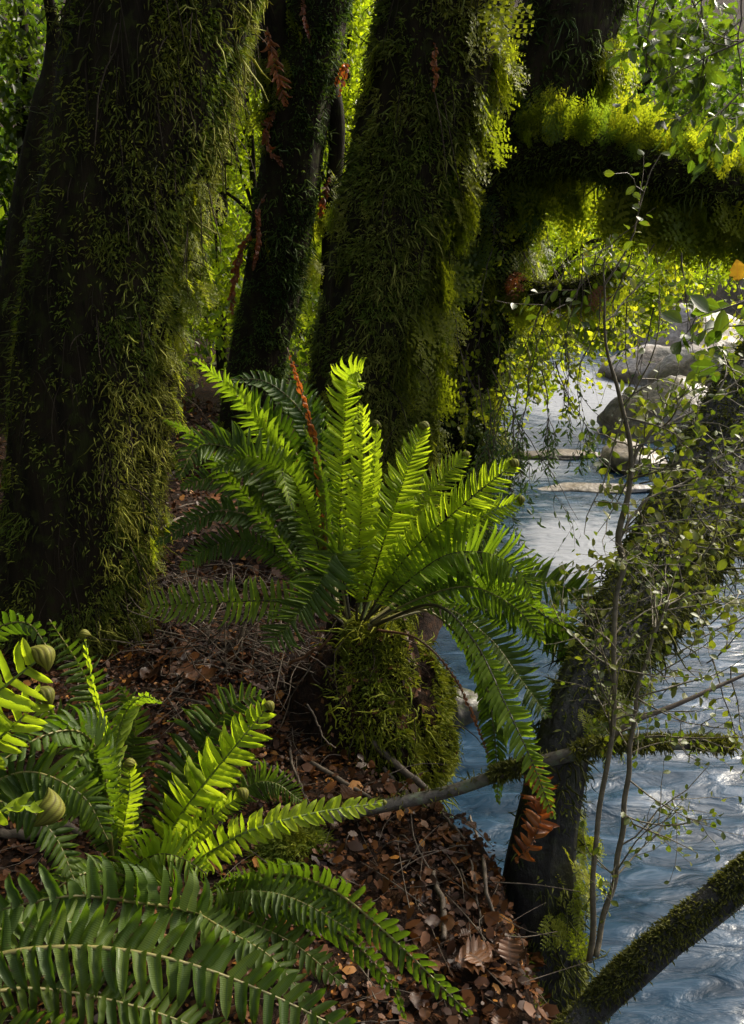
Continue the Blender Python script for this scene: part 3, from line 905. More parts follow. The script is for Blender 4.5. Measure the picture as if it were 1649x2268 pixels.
def crozier(parent, p, T, Nn, S, R, mat=M_CROZIER):
    """the coiled tip of a young frond: leaflets wrapped round the coil as a ribbed bud with two blunt beaks, its stalk running over it"""
    n, sides = 20, 40
    u = np.linspace(-1, 1, n); th = np.linspace(0, 2 * math.pi, sides, endpoint=False)
    cen = p + T * R * 0.62 + Nn * R * 0.30
    prof = np.clip(1 - np.abs(u) ** 1.7, 0, 1) ** 0.75 * 0.80 + 0.03
    rib = 1 + 0.16 * np.abs(np.cos(th * 4.5))[None] * prof[:, None] - 0.08
    sw = th[None] + 0.7 * u[:, None]                    # ribs sweep round the bud
    rad = (R * prof)[:, None] * rib * (1 - 0.10 * np.cos(sw))
    V = cen + S[None, None] * (u * R * 1.25)[:, None, None] + rad[..., None] * (T[None, None] * np.cos(sw)[..., None] + Nn[None, None] * np.sin(sw)[..., None])
    V = V + (-T * R * 0.75)[None, None] * (np.abs(u) ** 3)[:, None, None]
    i = np.arange(n - 1)[:, None] * sides + np.arange(sides)[None]; j = np.arange(n - 1)[:, None] * sides + (np.arange(sides)[None] + 1) % sides
    Tn = np.concatenate([np.stack([i, j + sides, i + sides], -1).reshape(-1, 3), np.stack([i, j, j + sides], -1).reshape(-1, 3)])
    U = np.stack([np.repeat((u[:, None] + 1) / 2, sides, 1), np.repeat(np.abs(np.cos(th * 4.5))[None], n, 0)], -1).reshape(-1, 2)
    o = part('coiled_tip', V.reshape(-1, 3), Tn, mat, parent, None, U)
    return o

COUNT = {}
def frond(fern, path, hw, kind='mature', n=34, roll=0.0, ang=24, t0=0.10, rach=None, tip=None, rw=1.0, wid=1.12, droop=0.12, base=0.30, peak=0.55, end=0.12, jit=0.12, label=None, limit=300, flip=1, skip=0.015, r0=None):
    """one frond of a fern: rachis mesh with leaflets along both sides.
    path: (px, py, Y) measured points; hw: half width in measuring pixels; roll: turn about the rachis in degrees"""
    c = np.array([P(*q) for q in path])
    s = spline(c, 70)
    T = unit(np.gradient(s, axis=0))
    L = np.sum(np.linalg.norm(np.diff(s, axis=0), axis=1))
    hwm = px2m(hw, s[len(s) // 2])
    rr = (0.0018 + 0.0026 * L) * rw if r0 is None else r0
    rad = rr * np.interp(np.linspace(0, 1, 70), [0, 0.4, 1], [1.25, 0.9, 0.30])
    rach = rach or {'young': M_RACHG, 'fresh': M_RACHD, 'mature': M_RACHY, 'dead': M_RACHB}[kind]
    V, Tr = tube(s, rad, 6)
    fo = part('frond', V, Tr, rach, fern)
    if label: fo['label'] = label
    mats, tpls = SETS[kind]
    bag = Bag()
    key = fern.name
    COUNT.setdefault(key, 0)
    ro = math.radians(roll)
    view = unit(s - CAM)
    roll_w = RNG.uniform(0, 6)
    for side in (-1, 1):
        for k in range(n):
            u = (k + 0.5 * (side > 0) * 0.6 + 0.2) / n
            t = t0 + (1 - t0) * u
            if skip and RNG.uniform() < skip: continue
            f = t * 69; i0 = min(int(f), 68); w = f - i0
            p = s[i0] * (1 - w) + s[i0 + 1] * w
            tg = unit(T[i0] * (1 - w) + T[i0 + 1] * w)
            S0 = unit(np.cross(tg, view[i0]))
            N0 = unit(np.cross(S0, tg))
            r_ = ro + 0.12 * math.sin(t * 5 + roll_w)
            S1 = S0 * math.cos(r_) + N0 * math.sin(r_)
            N1 = N0 * math.cos(r_) - S0 * math.sin(r_)
            if flip < 0: N1 = -N1
            length = hwm * np.interp(u, [0, 0.12, peak, 0.85, 1.0], [base, base + 0.35 * (1 - base), 1.0, 0.62 + 0.5 * (end - 0.12), end])
            a = math.radians(ang + 14 * u ** 2 + RNG.normal(0, 4) * (0.5 + jit * 5))
            d = S1 * side * math.cos(a) + tg * math.sin(a)
            d = unit(d - N1 * (droop + RNG.normal(0, jit)) + DOWN * 0.06)
            nz = unit(N1 + tg * RNG.normal(0, 0.22) + S1 * RNG.normal(0, 0.15))
            x = d
            y = unit(np.cross(nz, x))
            if np.dot(y, tg) < 0: y = -y
            z = np.cross(x, y)
            sp = L * (1 - t0) / n
            wd = sp * wid * RNG.uniform(0.9, 1.08) * (0.72 + 0.28 * math.sin(math.pi * min(1, u * 1.15)))
            length *= RNG.uniform(0.90, 1.06) if RNG.uniform() > 0.03 else RNG.uniform(0.35, 0.8)
            v = RNG.integers(0, 4)
            R = np.stack([x * length, y * wd, z * length], -1)
            # sickle scales with width; keep handedness visible from both sides
            if COUNT[key] < limit:
                inst('leaflet', mats[v][0], R, p, fo)
                COUNT[key] += 1
            else:
                bag.add(p + tpls[v][1] @ R.T, tpls[v][2], None, tpls[v][3])
    if bag.V:
        bag.part('leaflets', MATS[kind], fo, 'stuff')
    if tip:
        e = s[-1]; tg = T[-1]
        S0 = unit(np.cross(tg, view[-1])); N0 = unit(np.cross(S0, tg))
        if tip < 0: N0 = -N0
        crozier(fo, e, tg, N0, S0, px2m(abs(tip) * 0.82, e))
    return fo

# ------------------------------------------------------------------ ferns
# --- the great fern on the mound
f_main = thing('crown_fern', P(785, 1385, 2.45), 'largest crown fern, glowing yellow-green upright fronds, on the mossy mound by the river', 'fern', 'crown ferns')
Y0 = 2.45
frond(f_main, [(800, 1375, Y0), (848, 1210, 2.43), (900, 1050, 2.42), (938, 950, 2.44)], 66, 'young', 46, 8, 26, 0.12, tip=16, rach=M_RACHD, wid=1.15, base=0.55, end=0.3)
frond(f_main, [(808, 1375, Y0), (900, 1235, 2.40), (1030, 1115, 2.36), (1135, 1030, 2.36)], 72, 'young', 50, -6, 26, 0.12, tip=15, rach=M_RACHD, wid=1.15, base=0.5, end=0.3)
frond(f_main, [(775, 1370, Y0), (755, 1210, 2.48), (760, 1020, 2.50), (768, 880, 2.48), (775, 835, 2.44), (800, 822, 2.38)], 72, 'young', 54, 24, 24, 0.12, rach=M_RACHD, wid=1.0, base=0.6, end=0.45, peak=0.4)
frond(f_main, [(790, 1372, Y0), (797, 1210, 2.40), (806, 1040, 2.38), (806, 905, 2.40)], 66, 'young', 52, 46, 24, 0.10, rach=M_RACHD, wid=1.0, base=0.6, end=0.4, peak=0.4)
frond(f_main, [(803, 1372, Y0), (870, 1220, 2.55), (955, 1090, 2.62), (1030, 1010, 2.66)], 62, 'young', 46, 12, 28, 0.15, tip=12, base=0.55, end=0.3)
frond(f_main, [(808, 1375, Y0), (920, 1250, 2.46), (1060, 1150, 2.50), (1150, 1108, 2.52)], 56, 'young', 46, -26, 28, 0.15, tip=13, base=0.5, end=0.35)
frond(f_main, [(815, 1370, Y0), (890, 1300, 2.40), (985, 1232, 2.34), (1080, 1226, 2.28), (1150, 1268, 2.22), (1185, 1330, 2.18)], 95, 'fresh', 46, 0, 16, 0.14, wid=0.95, base=0.5)
frond(f_main, [(798, 1360, Y0), (818, 1180, 2.58), (830, 1040, 2.62), (833, 945, 2.64)], 32, 'young', 30, 15, 30, 0.2, tip=13, base=0.5, end=0.5)
frond(f_main, [(770, 1370, 2.42), (752, 1270, 2.36), (742, 1222, 2.28), (700, 1300, 2.18), (640, 1380, 2.10), (597, 1430, 2.06)], 88, 'mature', 36, 14, 18, 0.34, rach=M_RACHY, wid=1.02, base=0.75, peak=0.35, end=0.2, droop=0.25)
frond(f_main, [(760, 1380, 2.45), (700, 1338, 2.42), (600, 1330, 2.40), (460, 1334, 2.42), (325, 1340, 2.46)], 58, 'fresh', 28, 0, 6, 0.16, wid=0.82, base=0.8, end=0.5)
frond(f_main, [(825, 1380, Y0), (930, 1325, 2.36), (1040, 1300, 2.28), (1140, 1345, 2.22), (1205, 1420, 2.18)], 62, 'mature', 40, -20, 18, 0.2)
frond(f_main, [(820, 1380, Y0), (960, 1300, 2.45), (1110, 1310, 2.42), (1240, 1385, 2.36), (1345, 1445, 2.32)], 62, 'fresh', 44, -38, 18, 0.2)
frond(f_main, [(820, 1378, Y0), (950, 1290, 2.58), (1130, 1280, 2.66), (1280, 1310, 2.68), (1400, 1375, 2.68)], 66, 'mature', 44, 15, 16, 0.25)
frond(f_main, [(830, 1385, Y0), (960, 1340, 2.30), (1050, 1420, 2.18), (1120, 1560, 2.0), (1180, 1690, 1.86), (1228, 1815, 1.79)], 50, 'fresh', 38, 5, 22, 0.35, wid=1.0, base=0.5)
frond(f_main, [(825, 1382, Y0), (970, 1345, 2.36), (1080, 1410, 2.26), (1150, 1500, 2.14), (1215, 1590, 2.02)], 66, 'mature', 42, 22, 20, 0.28)
frond(f_main, [(820, 1385, Y0), (930, 1350, 2.5), (1010, 1400, 2.46), (1070, 1500, 2.36), (1095, 1620, 2.28), (1105, 1780, 2.22)], 46, 'mature', 40, -35, 20, 0.3)
frond(f_main, [(815, 1385, Y0), (1000, 1345, 2.6), (1180, 1380, 2.6), (1290, 1470, 2.55), (1340, 1560, 2.5)], 56, 'mature', 40, 0, 18, 0.3)
# left and behind: older arching fronds
frond(f_main, [(740, 1360, 2.5), (700, 1150, 2.66), (620, 1000, 2.75), (520, 870, 2.8), (430, 795, 2.82)], 58, 'fresh', 46, 42, 22, 0.2, rach=M_RACHG)
frond(f_main, [(735, 1355, 2.5), (660, 1140, 2.58), (560, 1020, 2.58), (450, 985, 2.52), (395, 1060, 2.45)], 76, 'mature', 46, -25, 20, 0.2)
frond(f_main, [(735, 1350, 2.52), (690, 1120, 2.8), (640, 970, 2.9), (560, 890, 2.95), (480, 850, 2.95)], 60, 'mature', 44, 10, 20, 0.2)
frond(f_main, [(740, 1350, 2.48), (690, 1180, 2.50), (640, 1060, 2.46), (560, 1010, 2.38), (470, 1040, 2.3)], 56, 'mature', 42, 40, 20, 0.2)
frond(f_main, [(745, 1350, 2.46), (700, 1190, 2.42), (660, 1080, 2.36), (625, 1040, 2.3), (650, 1130, 2.24)], 42, 'fresh', 36, 30, 22, 0.2)
frond(f_main, [(730, 1360, 2.5), (610, 1180, 2.62), (500, 1130, 2.62), (420, 1160, 2.6), (345, 1205, 2.58)], 46, 'mature', 40, -15, 18, 0.2)
frond(f_main, [(745, 1340, 2.5), (730, 1150, 2.72), (690, 950, 2.8), (600, 850, 2.82), (505, 840, 2.8)], 52, 'mature', 40, -38, 20, 0.2)
frond(f_main, [(735, 1350, 2.5), (640, 1220, 2.55), (540, 1090, 2.58), (420, 960, 2.58), (365, 930, 2.55)], 50, 'mature', 42, 55, 22, 0.2)
frond(f_main, [(735, 1360, 2.5), (650, 1260, 2.6), (560, 1200, 2.62), (470, 1210, 2.6), (400, 1260, 2.58)], 50, 'mature', 40, 20, 18, 0.2)
frond(f_main, [(740, 1350, 2.5), (680, 1200, 2.62), (590, 1110, 2.7), (480, 1060, 2.72), (400, 1080, 2.7)], 56, 'mature', 42, 0, 18, 0.2)
frond(f_main, [(750, 1350, 2.5), (735, 1180, 2.66), (720, 1020, 2.78), (690, 900, 2.84), (650, 830, 2.86)], 56, 'mature', 40, 15, 20, 0.2)
frond(f_main, [(725, 1330, 2.44), (716, 1180, 2.42), (708, 1050, 2.42), (690, 940, 2.43), (660, 840, 2.45), (636, 770, 2.46)], 26, 'dead', 36, 48, 40, 0.05, rach=M_RACHB, label='withered reddish brown frond', wid=1.2, skip=0.3, base=0.6)
frond(f_main, [(730, 1330, 2.42), (722, 1120, 2.40), (700, 1010, 2.40), (672, 940, 2.40)], 24, 'fresh', 34, 40, 36, 0.1, rach=M_RACHY, wid=1.1, base=0.6, skip=0.15)
frond(f_main, [(835, 1395, 2.45), (925, 1415, 2.36), (1000, 1490, 2.30), (1050, 1590, 2.26), (1085, 1680, 2.24)], 8, 'dead', 26, 20, 40, 0.35, rach=M_RACHB, skip=0.3, label='thin bare drooping stalk with shrivelled leaflets')

# --- the low fern in front
f_low = thing('crown_fern', P(430, 1975, 1.74), 'low crown fern in front with bright young fronds between dark ones, on leaf litter', 'fern', 'crown ferns')
Y1 = 1.74
frond(f_low, [(350, 1885, Y1), (420, 1780, 1.70), (520, 1655, 1.68), (593, 1568, 1.68)], 84, 'young', 28, 0, 24, 0.03, tip=15, wid=1.12, base=0.6, end=0.3, peak=0.4, rw=1.2)
frond(f_low, [(425, 1915, 1.66), (480, 1880, 1.60), (560, 1838, 1.57), (700, 1800, 1.58), (850, 1778, 1.6)], 54, 'young', 27, 4, 16, 0.04, wid=1.05, base=0.85, peak=0.15, end=0.12, tip=7, rw=1.2)
frond(f_low, [(385, 1885, 1.68), (430, 1845, 1.65), (490, 1795, 1.63), (533, 1762, 1.62)], 44, 'young', 18, 20, 22, 0.03, tip=17, wid=0.95, base=0.7, end=0.35)
frond(f_low, [(268, 1880, 1.68), (280, 1800, 1.66), (288, 1745, 1.64), (288, 1698, 1.63)], 50, 'young', 20, 12, 30, 0.0, tip=16, wid=0.95, base=0.9, end=0.4, peak=0.3)
frond(f_low, [(255, 1880, 1.68), (250, 1770, 1.67), (245, 1690, 1.66), (235, 1620, 1.66), (205, 1510, 1.66), (188, 1410, 1.66)], 26, 'young', 26, 55, 34, 0.0, tip=14, wid=0.8, base=0.9, end=0.4, peak=0.3)
frond(f_low, [(340, 1890, 1.8), (400, 1740, 1.84), (470, 1620, 1.86), (520, 1560, 1.86), (580, 1538, 1.86)], 92, 'mature', 30, 8, 18, 0.1, wid=1.0, base=0.7)
frond(f_low, [(490, 2035, 1.5), (400, 2012, 1.38), (300, 1998, 1.30), (150, 1985, 1.24), (-60, 2030, 1.22)], 96, 'mature', 20, 4, 10, 0.02, wid=0.96, base=0.85, peak=0.3, end=0.6, rw=1.2)
frond(f_low, [(470, 1975, 1.66), (600, 1938, 1.56), (730, 1968, 1.44), (860, 2070, 1.34), (1045, 2250, 1.24)], 66, 'mature', 40, -28, 20, 0.15, wid=1.0, base=0.6)
frond(f_low, [(455, 1990, 1.6), (560, 1975, 1.48), (660, 1995, 1.42), (785, 2065, 1.36)], 66, 'mature', 30, 22, 18, 0.1, wid=1.0, base=0.7)
frond(f_low, [(262, 1985, 1.62), (300, 1920, 1.58), (355, 1893, 1.54), (410, 1905, 1.5), (458, 1935, 1.46)], 78, 'fresh', 26, 0, 14, 0.05, wid=0.92, base=0.7, r0=0.004)
frond(f_low, [(425, 1900, 1.72), (500, 1790, 1.76), (560, 1738, 1.76), (610, 1735, 1.74), (668, 1775, 1.72)], 52, 'mature', 34, 10, 18, 0.3, wid=1.0)
frond(f_low, [(250, 1900, 1.72), (240, 1740, 1.74), (222, 1620, 1.74), (190, 1500, 1.72), (110, 1372, 1.68)], 60, 'mature', 30, 10, 12, 0.2, wid=0.8)
frond(f_low, [(245, 1880, 1.66), (225, 1700, 1.58), (185, 1625, 1.50), (100, 1628, 1.42), (-20, 1700, 1.34)], 72, 'mature', 30, -30, 16, 0.2, wid=1.0)
frond(f_low, [(250, 1900, 1.64), (235, 1730, 1.58), (205, 1660, 1.52), (170, 1690, 1.46), (140, 1790, 1.42)], 56, 'mature', 28, 35, 18, 0.2)
frond(f_low, [(280, 1900, 1.74), (255, 1720, 1.82), (270, 1600, 1.84), (310, 1545, 1.82), (360, 1555, 1.78)], 40, 'fresh', 26, -45, 22, 0.2, rach=M_RACHG)
frond(f_low, [(420, 1990, 1.56), (420, 2010, 1.46), (500, 2060, 1.38), (600, 2120, 1.32), (690, 2230, 1.26)], 62, 'mature', 26, 30, 18, 0.05)
frond(f_low, [(320, 1960, 1.62), (240, 1930, 1.54), (150, 1950, 1.46), (60, 2040, 1.4)], 60, 'mature', 26, -40, 16, 0.1)
frond(f_low, [(440, 1985, 1.62), (520, 1950, 1.56), (600, 1960, 1.5), (720, 2010, 1.44), (800, 2080, 1.4)], 46, 'mature', 28, -55, 18, 0.1)
frond(f_low, [(300, 1930, 1.7), (250, 1800, 1.72), (215, 1700, 1.72), (150, 1600, 1.7), (60, 1560, 1.68)], 62, 'mature', 30, 30, 16, 0.15)

frond(f_low, [(470, 2000, 1.6), (620, 2010, 1.5), (760, 2070, 1.42), (860, 2170, 1.34), (900, 2260, 1.3)], 50, 'mature', 34, -45, 18, 0.1)
frond(f_low, [(450, 2010, 1.56), (540, 2040, 1.44), (650, 2090, 1.36), (760, 2180, 1.28)], 60, 'mature', 28, 10, 18, 0.08)
frond(f_low, [(270, 1930, 1.66), (190, 1780, 1.6), (120, 1740, 1.54), (40, 1790, 1.48)], 60, 'mature', 28, 0, 16, 0.1)
frond(f_low, [(300, 1900, 1.78), (290, 1720, 1.92), (300, 1600, 1.95), (270, 1520, 1.95)], 56, 'mature', 30, 25, 18, 0.1)
# --- the fern out of sight to the lower left whose fronds sweep in along the bottom
f_bot = thing('crown_fern', P(-150, 2240, 1.12), 'crown fern rooted past the left edge, long dark fronds sweeping along the bottom', 'fern', 'crown ferns')
frond(f_bot, [(-150, 2190, 1.12), (0, 2115, 1.14), (190, 2098, 1.16), (380, 2125, 1.16), (570, 2190, 1.15), (800, 2300, 1.13)], 100, 'mature', 28, 4, 12, 0.05, wid=0.98, base=0.9, peak=0.35, end=0.3, rw=1.1)
frond(f_bot, [(-120, 2230, 1.14), (40, 2190, 1.2), (220, 2210, 1.24), (420, 2270, 1.24), (560, 2360, 1.2)], 80, 'mature', 26, 12, 14, 0.05, wid=0.9, base=0.8)
frond(f_bot, [(-120, 2260, 1.1), (20, 2290, 1.12), (160, 2330, 1.12), (300, 2420, 1.1)], 80, 'mature', 22, -10, 14, 0.05, wid=0.9, base=0.8)

frond(f_bot, [(-150, 2200, 1.14), (-40, 2080, 1.22), (90, 2040, 1.28), (230, 2060, 1.3), (330, 2120, 1.3)], 66, 'mature', 24, 30, 14, 0.05, base=0.8)
# --- the fern at the left edge with the big coiled tips
f_edge = thing('crown_fern', P(-190, 1960, 1.32), 'crown fern at left edge with three fat coiled yellow-green frond tips', 'fern', 'crown ferns')
frond(f_edge, [(-190, 1900, 1.3), (-90, 1620, 1.24), (0, 1530, 1.2), (85, 1462, 1.2)], 105, 'young', 15, 0, 22, 0.30, tip=33, wid=0.9, base=0.9, end=0.6, rw=1.5, jit=0.16)
frond(f_edge, [(-190, 1900, 1.3), (-100, 1710, 1.26), (10, 1625, 1.24), (92, 1548, 1.24)], 84, 'young', 14, 6, 22, 0.30, tip=27, wid=0.9, base=0.9, end=0.5, rw=1.4, jit=0.16)
frond(f_edge, [(-190, 1930, 1.3), (-100, 1880, 1.2), (0, 1800, 1.16), (70, 1785, 1.16), (95, 1788, 1.16)], 48, 'young', 9, 35, 20, 0.45, tip=42, wid=0.9, base=0.9, end=0.7, rw=1.6, jit=0.25)
frond(f_edge, [(-190, 1930, 1.32), (-60, 1770, 1.36), (60, 1710, 1.38), (180, 1760, 1.36), (240, 1860, 1.34)], 84, 'mature', 30, 5, 16, 0.1)
frond(f_edge, [(-190, 1930, 1.34), (-100, 1500, 1.6), (-20, 1400, 1.62), (60, 1380, 1.6), (110, 1440, 1.56)], 56, 'mature', 30, -18, 16, 0.2)
frond(f_edge, [(-190, 1940, 1.34), (-60, 1800, 1.44), (40, 1780, 1.46), (120, 1850, 1.44), (170, 1960, 1.4)], 60, 'mature', 26, 25, 16, 0.1)

# ------------------------------------------------------------------ dead fronds hung in the trees
def dead_frond(path, hw, label, n=22, roll=0):
    t = thing('dead_frond', P(*path[0]), label, 'dead frond', 'dead fern fronds caught on trunks')
    frond(t, path, hw, 'dead', n, roll, 38, 0.05, wid=1.2, droop=0.45, jit=0.6, base=0.6, limit=0, skip=0.12)
dead_frond([(592, 60, 5.0), (605, 130, 4.96), (620, 180, 4.95), (632, 235, 4.97)], 34, 'large rust brown dead frond hanging at the upper left of the slim trunk')
dead_frond([(612, 240, 5.06), (590, 290, 5.0), (600, 335, 4.98), (628, 370, 5.0)], 18, 'thin rust brown dead frond hanging below the large one', 18)
dead_frond([(590, 430, 5.06), (570, 470, 5.0), (572, 540, 4.98), (560, 600, 4.98)], 16, 'dark brown dead frond hanging halfway down beside the slim trunk', 18, 20)
dead_frond([(560, 510, 5.1), (530, 570, 5.05), (514, 640, 5.03), (515, 700, 5.02)], 18, 'grey brown dead frond hanging lowest beside the slim trunk', 18, 20)
dead_frond([(742, 200, 5.2), (755, 160, 5.15), (768, 150, 5.1), (752, 215, 5.1)], 14, 'small rust dead frond beside the top of the centre trunk', 14)
dead_frond([(736, 390, 5.22), (722, 420, 5.18), (715, 450, 5.16), (708, 485, 5.16)], 16, 'small brown dead frond in the gap left of the centre trunk', 14)
dead_frond([(672, -10, 5.05), (672, 30, 5.0), (678, 60, 5.0), (688, 95, 5.02)], 12, 'dark red dead frond at the top of the slim trunk', 14)
dead_frond([(965, 90, 3.86), (962, 140, 3.80), (965, 170, 3.79), (960, 205, 3.80)], 14, 'grey withered frond on the front of the centre trunk', 14)
td = thing('dead_frond', P(1160, 1895, 1.80), 'wet orange brown dead frond slumped against the base of the leaning trunk', 'dead frond')
frond(td, [(1140, 1905, 1.78), (1170, 1880, 1.77), (1195, 1830, 1.80), (1200, 1770, 1.84), (1185, 1700, 1.88)], 48, 'dead', 18, 10, 20, 0.05, wid=1.25, droop=0.4, jit=0.6, base=0.7, end=0.4)

# ------------------------------------------------------------------ filmy ferns hanging on the trunks and the branch
def filmy_tpl(mat, seed, pairs=8, sub=4):
    r = np.random.default_rng(seed)
    b = Bag()
    bend = r.uniform(-0.25, 0.25)
    def pos(x): return np.array([x, bend * x * x, -0.25 * x * x])
    for k in range(pairs):                               # rachis strip pieces
        a, c = pos(k / pairs), pos((k + 1) / pairs)
        b.add([a + [0, .008, 0], a - [0, .008, 0], c - [0, .006, 0], c + [0, .006, 0]], [[0, 1, 2], [0, 2, 3]], None, np.zeros((4, 2)))
    for k in range(pairs):
        x = (k + 0.6) / (pairs + 0.3)
        ln = 0.36 * math.sin(math.pi * min(1, 0.25 + 0.8 * x)) * r.uniform(0.8, 1.15) + 0.04
        for s in (-1, 1):
            a = math.radians(r.uniform(38, 58))
            d = np.array([math.cos(a), s * math.sin(a), r.uniform(-0.25, 0.15)])
            e = np.array([-math.sin(a) * s, math.cos(a), 0])
            p0 = pos(x)
            for q in range(sub):
                f = (q + 0.7) / sub
                for s2 in (-1, 1):
                    w = ln * 0.30 * (1.1 - 0.5 * f) * r.uniform(0.8, 1.2)
                    p1 = p0 + d * ln * f
                    g = unit(d * 0.8 + e * s2)
                    h = np.cross(g, [0, 0, 1.0]) * w * 0.30
                    zz = np.array([0, 0, r.uniform(-0.3, 0.3) * w])
                    b.add([p1, p1 + g * w * 0.5 + h + zz, p1 + g * w, p1 + g * w * 0.5 - h], [[0, 1, 2], [0, 2, 3]], None, np.array([[0, .5], [.5, 1], [1, .5], [.5, 1.]]))
            p1 = p0 + d * ln; h = e * 0.012
            b.add([p0 - h, p0 + h, p1], [[0, 1, 2]], None, np.ones((3, 2)))
    V, T, _, U = b.get()
    me = mesh_np('frond', V, T, None, U)
    me.materials.append(mat)
    return me
FILMY = [filmy_tpl(M_FILMY, k) for k in range(4)]
FILMYD = [filmy_tpl(M_FILMYD, 10 + k) for k in range(4)]
FILMYB = [filmy_tpl(M_DEAD, 20 + k) for k in range(2)]
def filmy(p, nrm, L, k, meshes, label, group, up=0.0, tilt=0.5):
    t = thing('filmy_fern', p, label, 'filmy fern', group)
    for i in range(k):
        sd = unit(RNG.normal(size=3))
        d = unit(nrm * tilt + DOWN * (1.0 - 2 * up) + sd * 0.45 + np.array([0, 0, up * 0.8]))
        q = p - nrm * 0.01 + RNG.normal(0, 0.03, 3)
        nz = unit(nrm + rand_dirs(1)[0] * 0.5)
        l = L * RNG.uniform(0.55, 1.2)
        R = axes(d, nz, l, l * RNG.uniform(0.8, 1.2), l)
        inst('frond', meshes[RNG.integers(0, len(meshes))], R, q, t)
    return t
def filmy_on(tr, m, t0, t1, w, L, k, meshes, label, group, **kw):
    p, nn, t = on_trunk(tr, 900, t0, t1)
    ww = w(p, nn, t)
    sel = np.where(RNG.uniform(0, 1, len(p)) < ww)[0][:m]
    for i in sel:
        filmy(p[i], nn[i], L, k, meshes, label, group, **kw)
facing = lambda p, nn, t: np.clip(0.35 - nn[:, 1], 0, 1)
filmy_on(BR_R, 42, 0.05, 0.8, lambda p, nn, t: (nn[:, 2] > 0.35) * 1.0, 0.17, 6, FILMY + FILMYD[:2], 'feathery green filmy fern growing on top of the horizontal mossy branch', 'filmy ferns along the top of the branch', up=0.75, tilt=0.7)
filmy_on(BR_R, 40, 0.05, 0.8, lambda p, nn, t: (nn[:, 2] < 0.25) * (nn[:, 1] > -0.5) * 1.0, 0.27, 5, FILMY, 'lacy yellow-green filmy fern hanging under the horizontal mossy branch', 'filmy ferns hanging under the branch', tilt=0.25)
filmy_on(BR_R2, 20, 0.05, 0.95, lambda p, nn, t: np.ones(len(p)), 0.16, 5, FILMY + FILMYB[:1], 'filmy fern on the thin lower branch with russet tips', 'filmy ferns on the thin lower branch', tilt=0.4)
filmy_on(TR_C, 36, 0.08, 0.50, lambda p, nn, t: np.clip(nn[:, 0] - 0.45, 0, 1) * 2 * (nn[:, 1] < 0.5), 0.26, 6, FILMY, 'lacy lime filmy fern hanging on the lit right side of the centre trunk', 'filmy ferns on the centre trunk', tilt=0.45)
filmy_on(TR_C, 12, 0.08, 0.50, lambda p, nn, t: np.clip(-nn[:, 0] - 0.5, 0, 1) * 2 * (nn[:, 1] < 0.3), 0.15, 5, FILMY, 'filmy fern hanging on the left edge of the centre trunk', 'filmy ferns on the left of the centre trunk', tilt=0.45)
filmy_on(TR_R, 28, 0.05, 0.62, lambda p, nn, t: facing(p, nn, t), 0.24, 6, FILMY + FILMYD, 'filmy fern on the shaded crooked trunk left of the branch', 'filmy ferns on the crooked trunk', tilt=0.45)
filmy_on(TR_R, 14, 0.50, 0.72, lambda p, nn, t: (nn[:, 0] > 0.5) * 1.0, 0.26, 6, FILMY, 'long bright filmy fern curtain on the upper right of the crooked trunk', 'filmy fern curtains on the upper crooked trunk', tilt=0.35)
filmy_on(TR_L, 20, 0.05, 0.46, lambda p, nn, t: (nn[:, 0] > 0.75) * (nn[:, 1] > -0.5) * 1.0, 0.11, 5, FILMY, 'small filmy fern on the lit right edge of the thick left trunk', 'filmy ferns on the thick left trunk', tilt=0.5)
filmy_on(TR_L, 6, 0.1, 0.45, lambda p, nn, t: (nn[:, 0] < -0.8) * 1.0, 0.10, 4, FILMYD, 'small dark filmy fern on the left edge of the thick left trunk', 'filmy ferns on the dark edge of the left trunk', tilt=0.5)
filmy_on(TR_T, 12, 0.1, 0.7, lambda p, nn, t: (np.abs(nn[:, 0]) > 0.7) * 1.0, 0.18, 5, FILMY, 'filmy fern on the edge of the slim forked trunk', 'filmy ferns on the slim trunk', tilt=0.45)
filmy_on(TR_T2, 9, 0.1, 0.8, lambda p, nn, t: np.ones(len(p)), 0.20, 6, FILMY, 'bright filmy fern on the left limb of the slim trunk', 'filmy ferns on the slim trunk limb', tilt=0.45)
filmy_on(TR_T3, 8, 0.1, 0.95, lambda p, nn, t: np.ones(len(p)), 0.18, 5, FILMY, 'filmy fern on the hanging root right of the slim trunk', 'filmy ferns on the hanging limb', tilt=0.45)
filmy_on(TR_N, 18, 0.04, 0.20, lambda p, nn, t: (nn[:, 0] > 0.15) * (nn[:, 1] < 0.3) * 1.0, 0.10, 7, FILMY, 'fresh lime filmy fern on the base of the leaning trunk', 'filmy ferns on the leaning trunk base', tilt=0.5)
filmy_on(TR_N, 10, 0.28, 0.62, lambda p, nn, t: facing(p, nn, t), 0.10, 5, FILMYD + FILMY[:1], 'olive filmy fern on the upper part of the leaning trunk', 'filmy ferns on the upper leaning trunk', tilt=0.4)

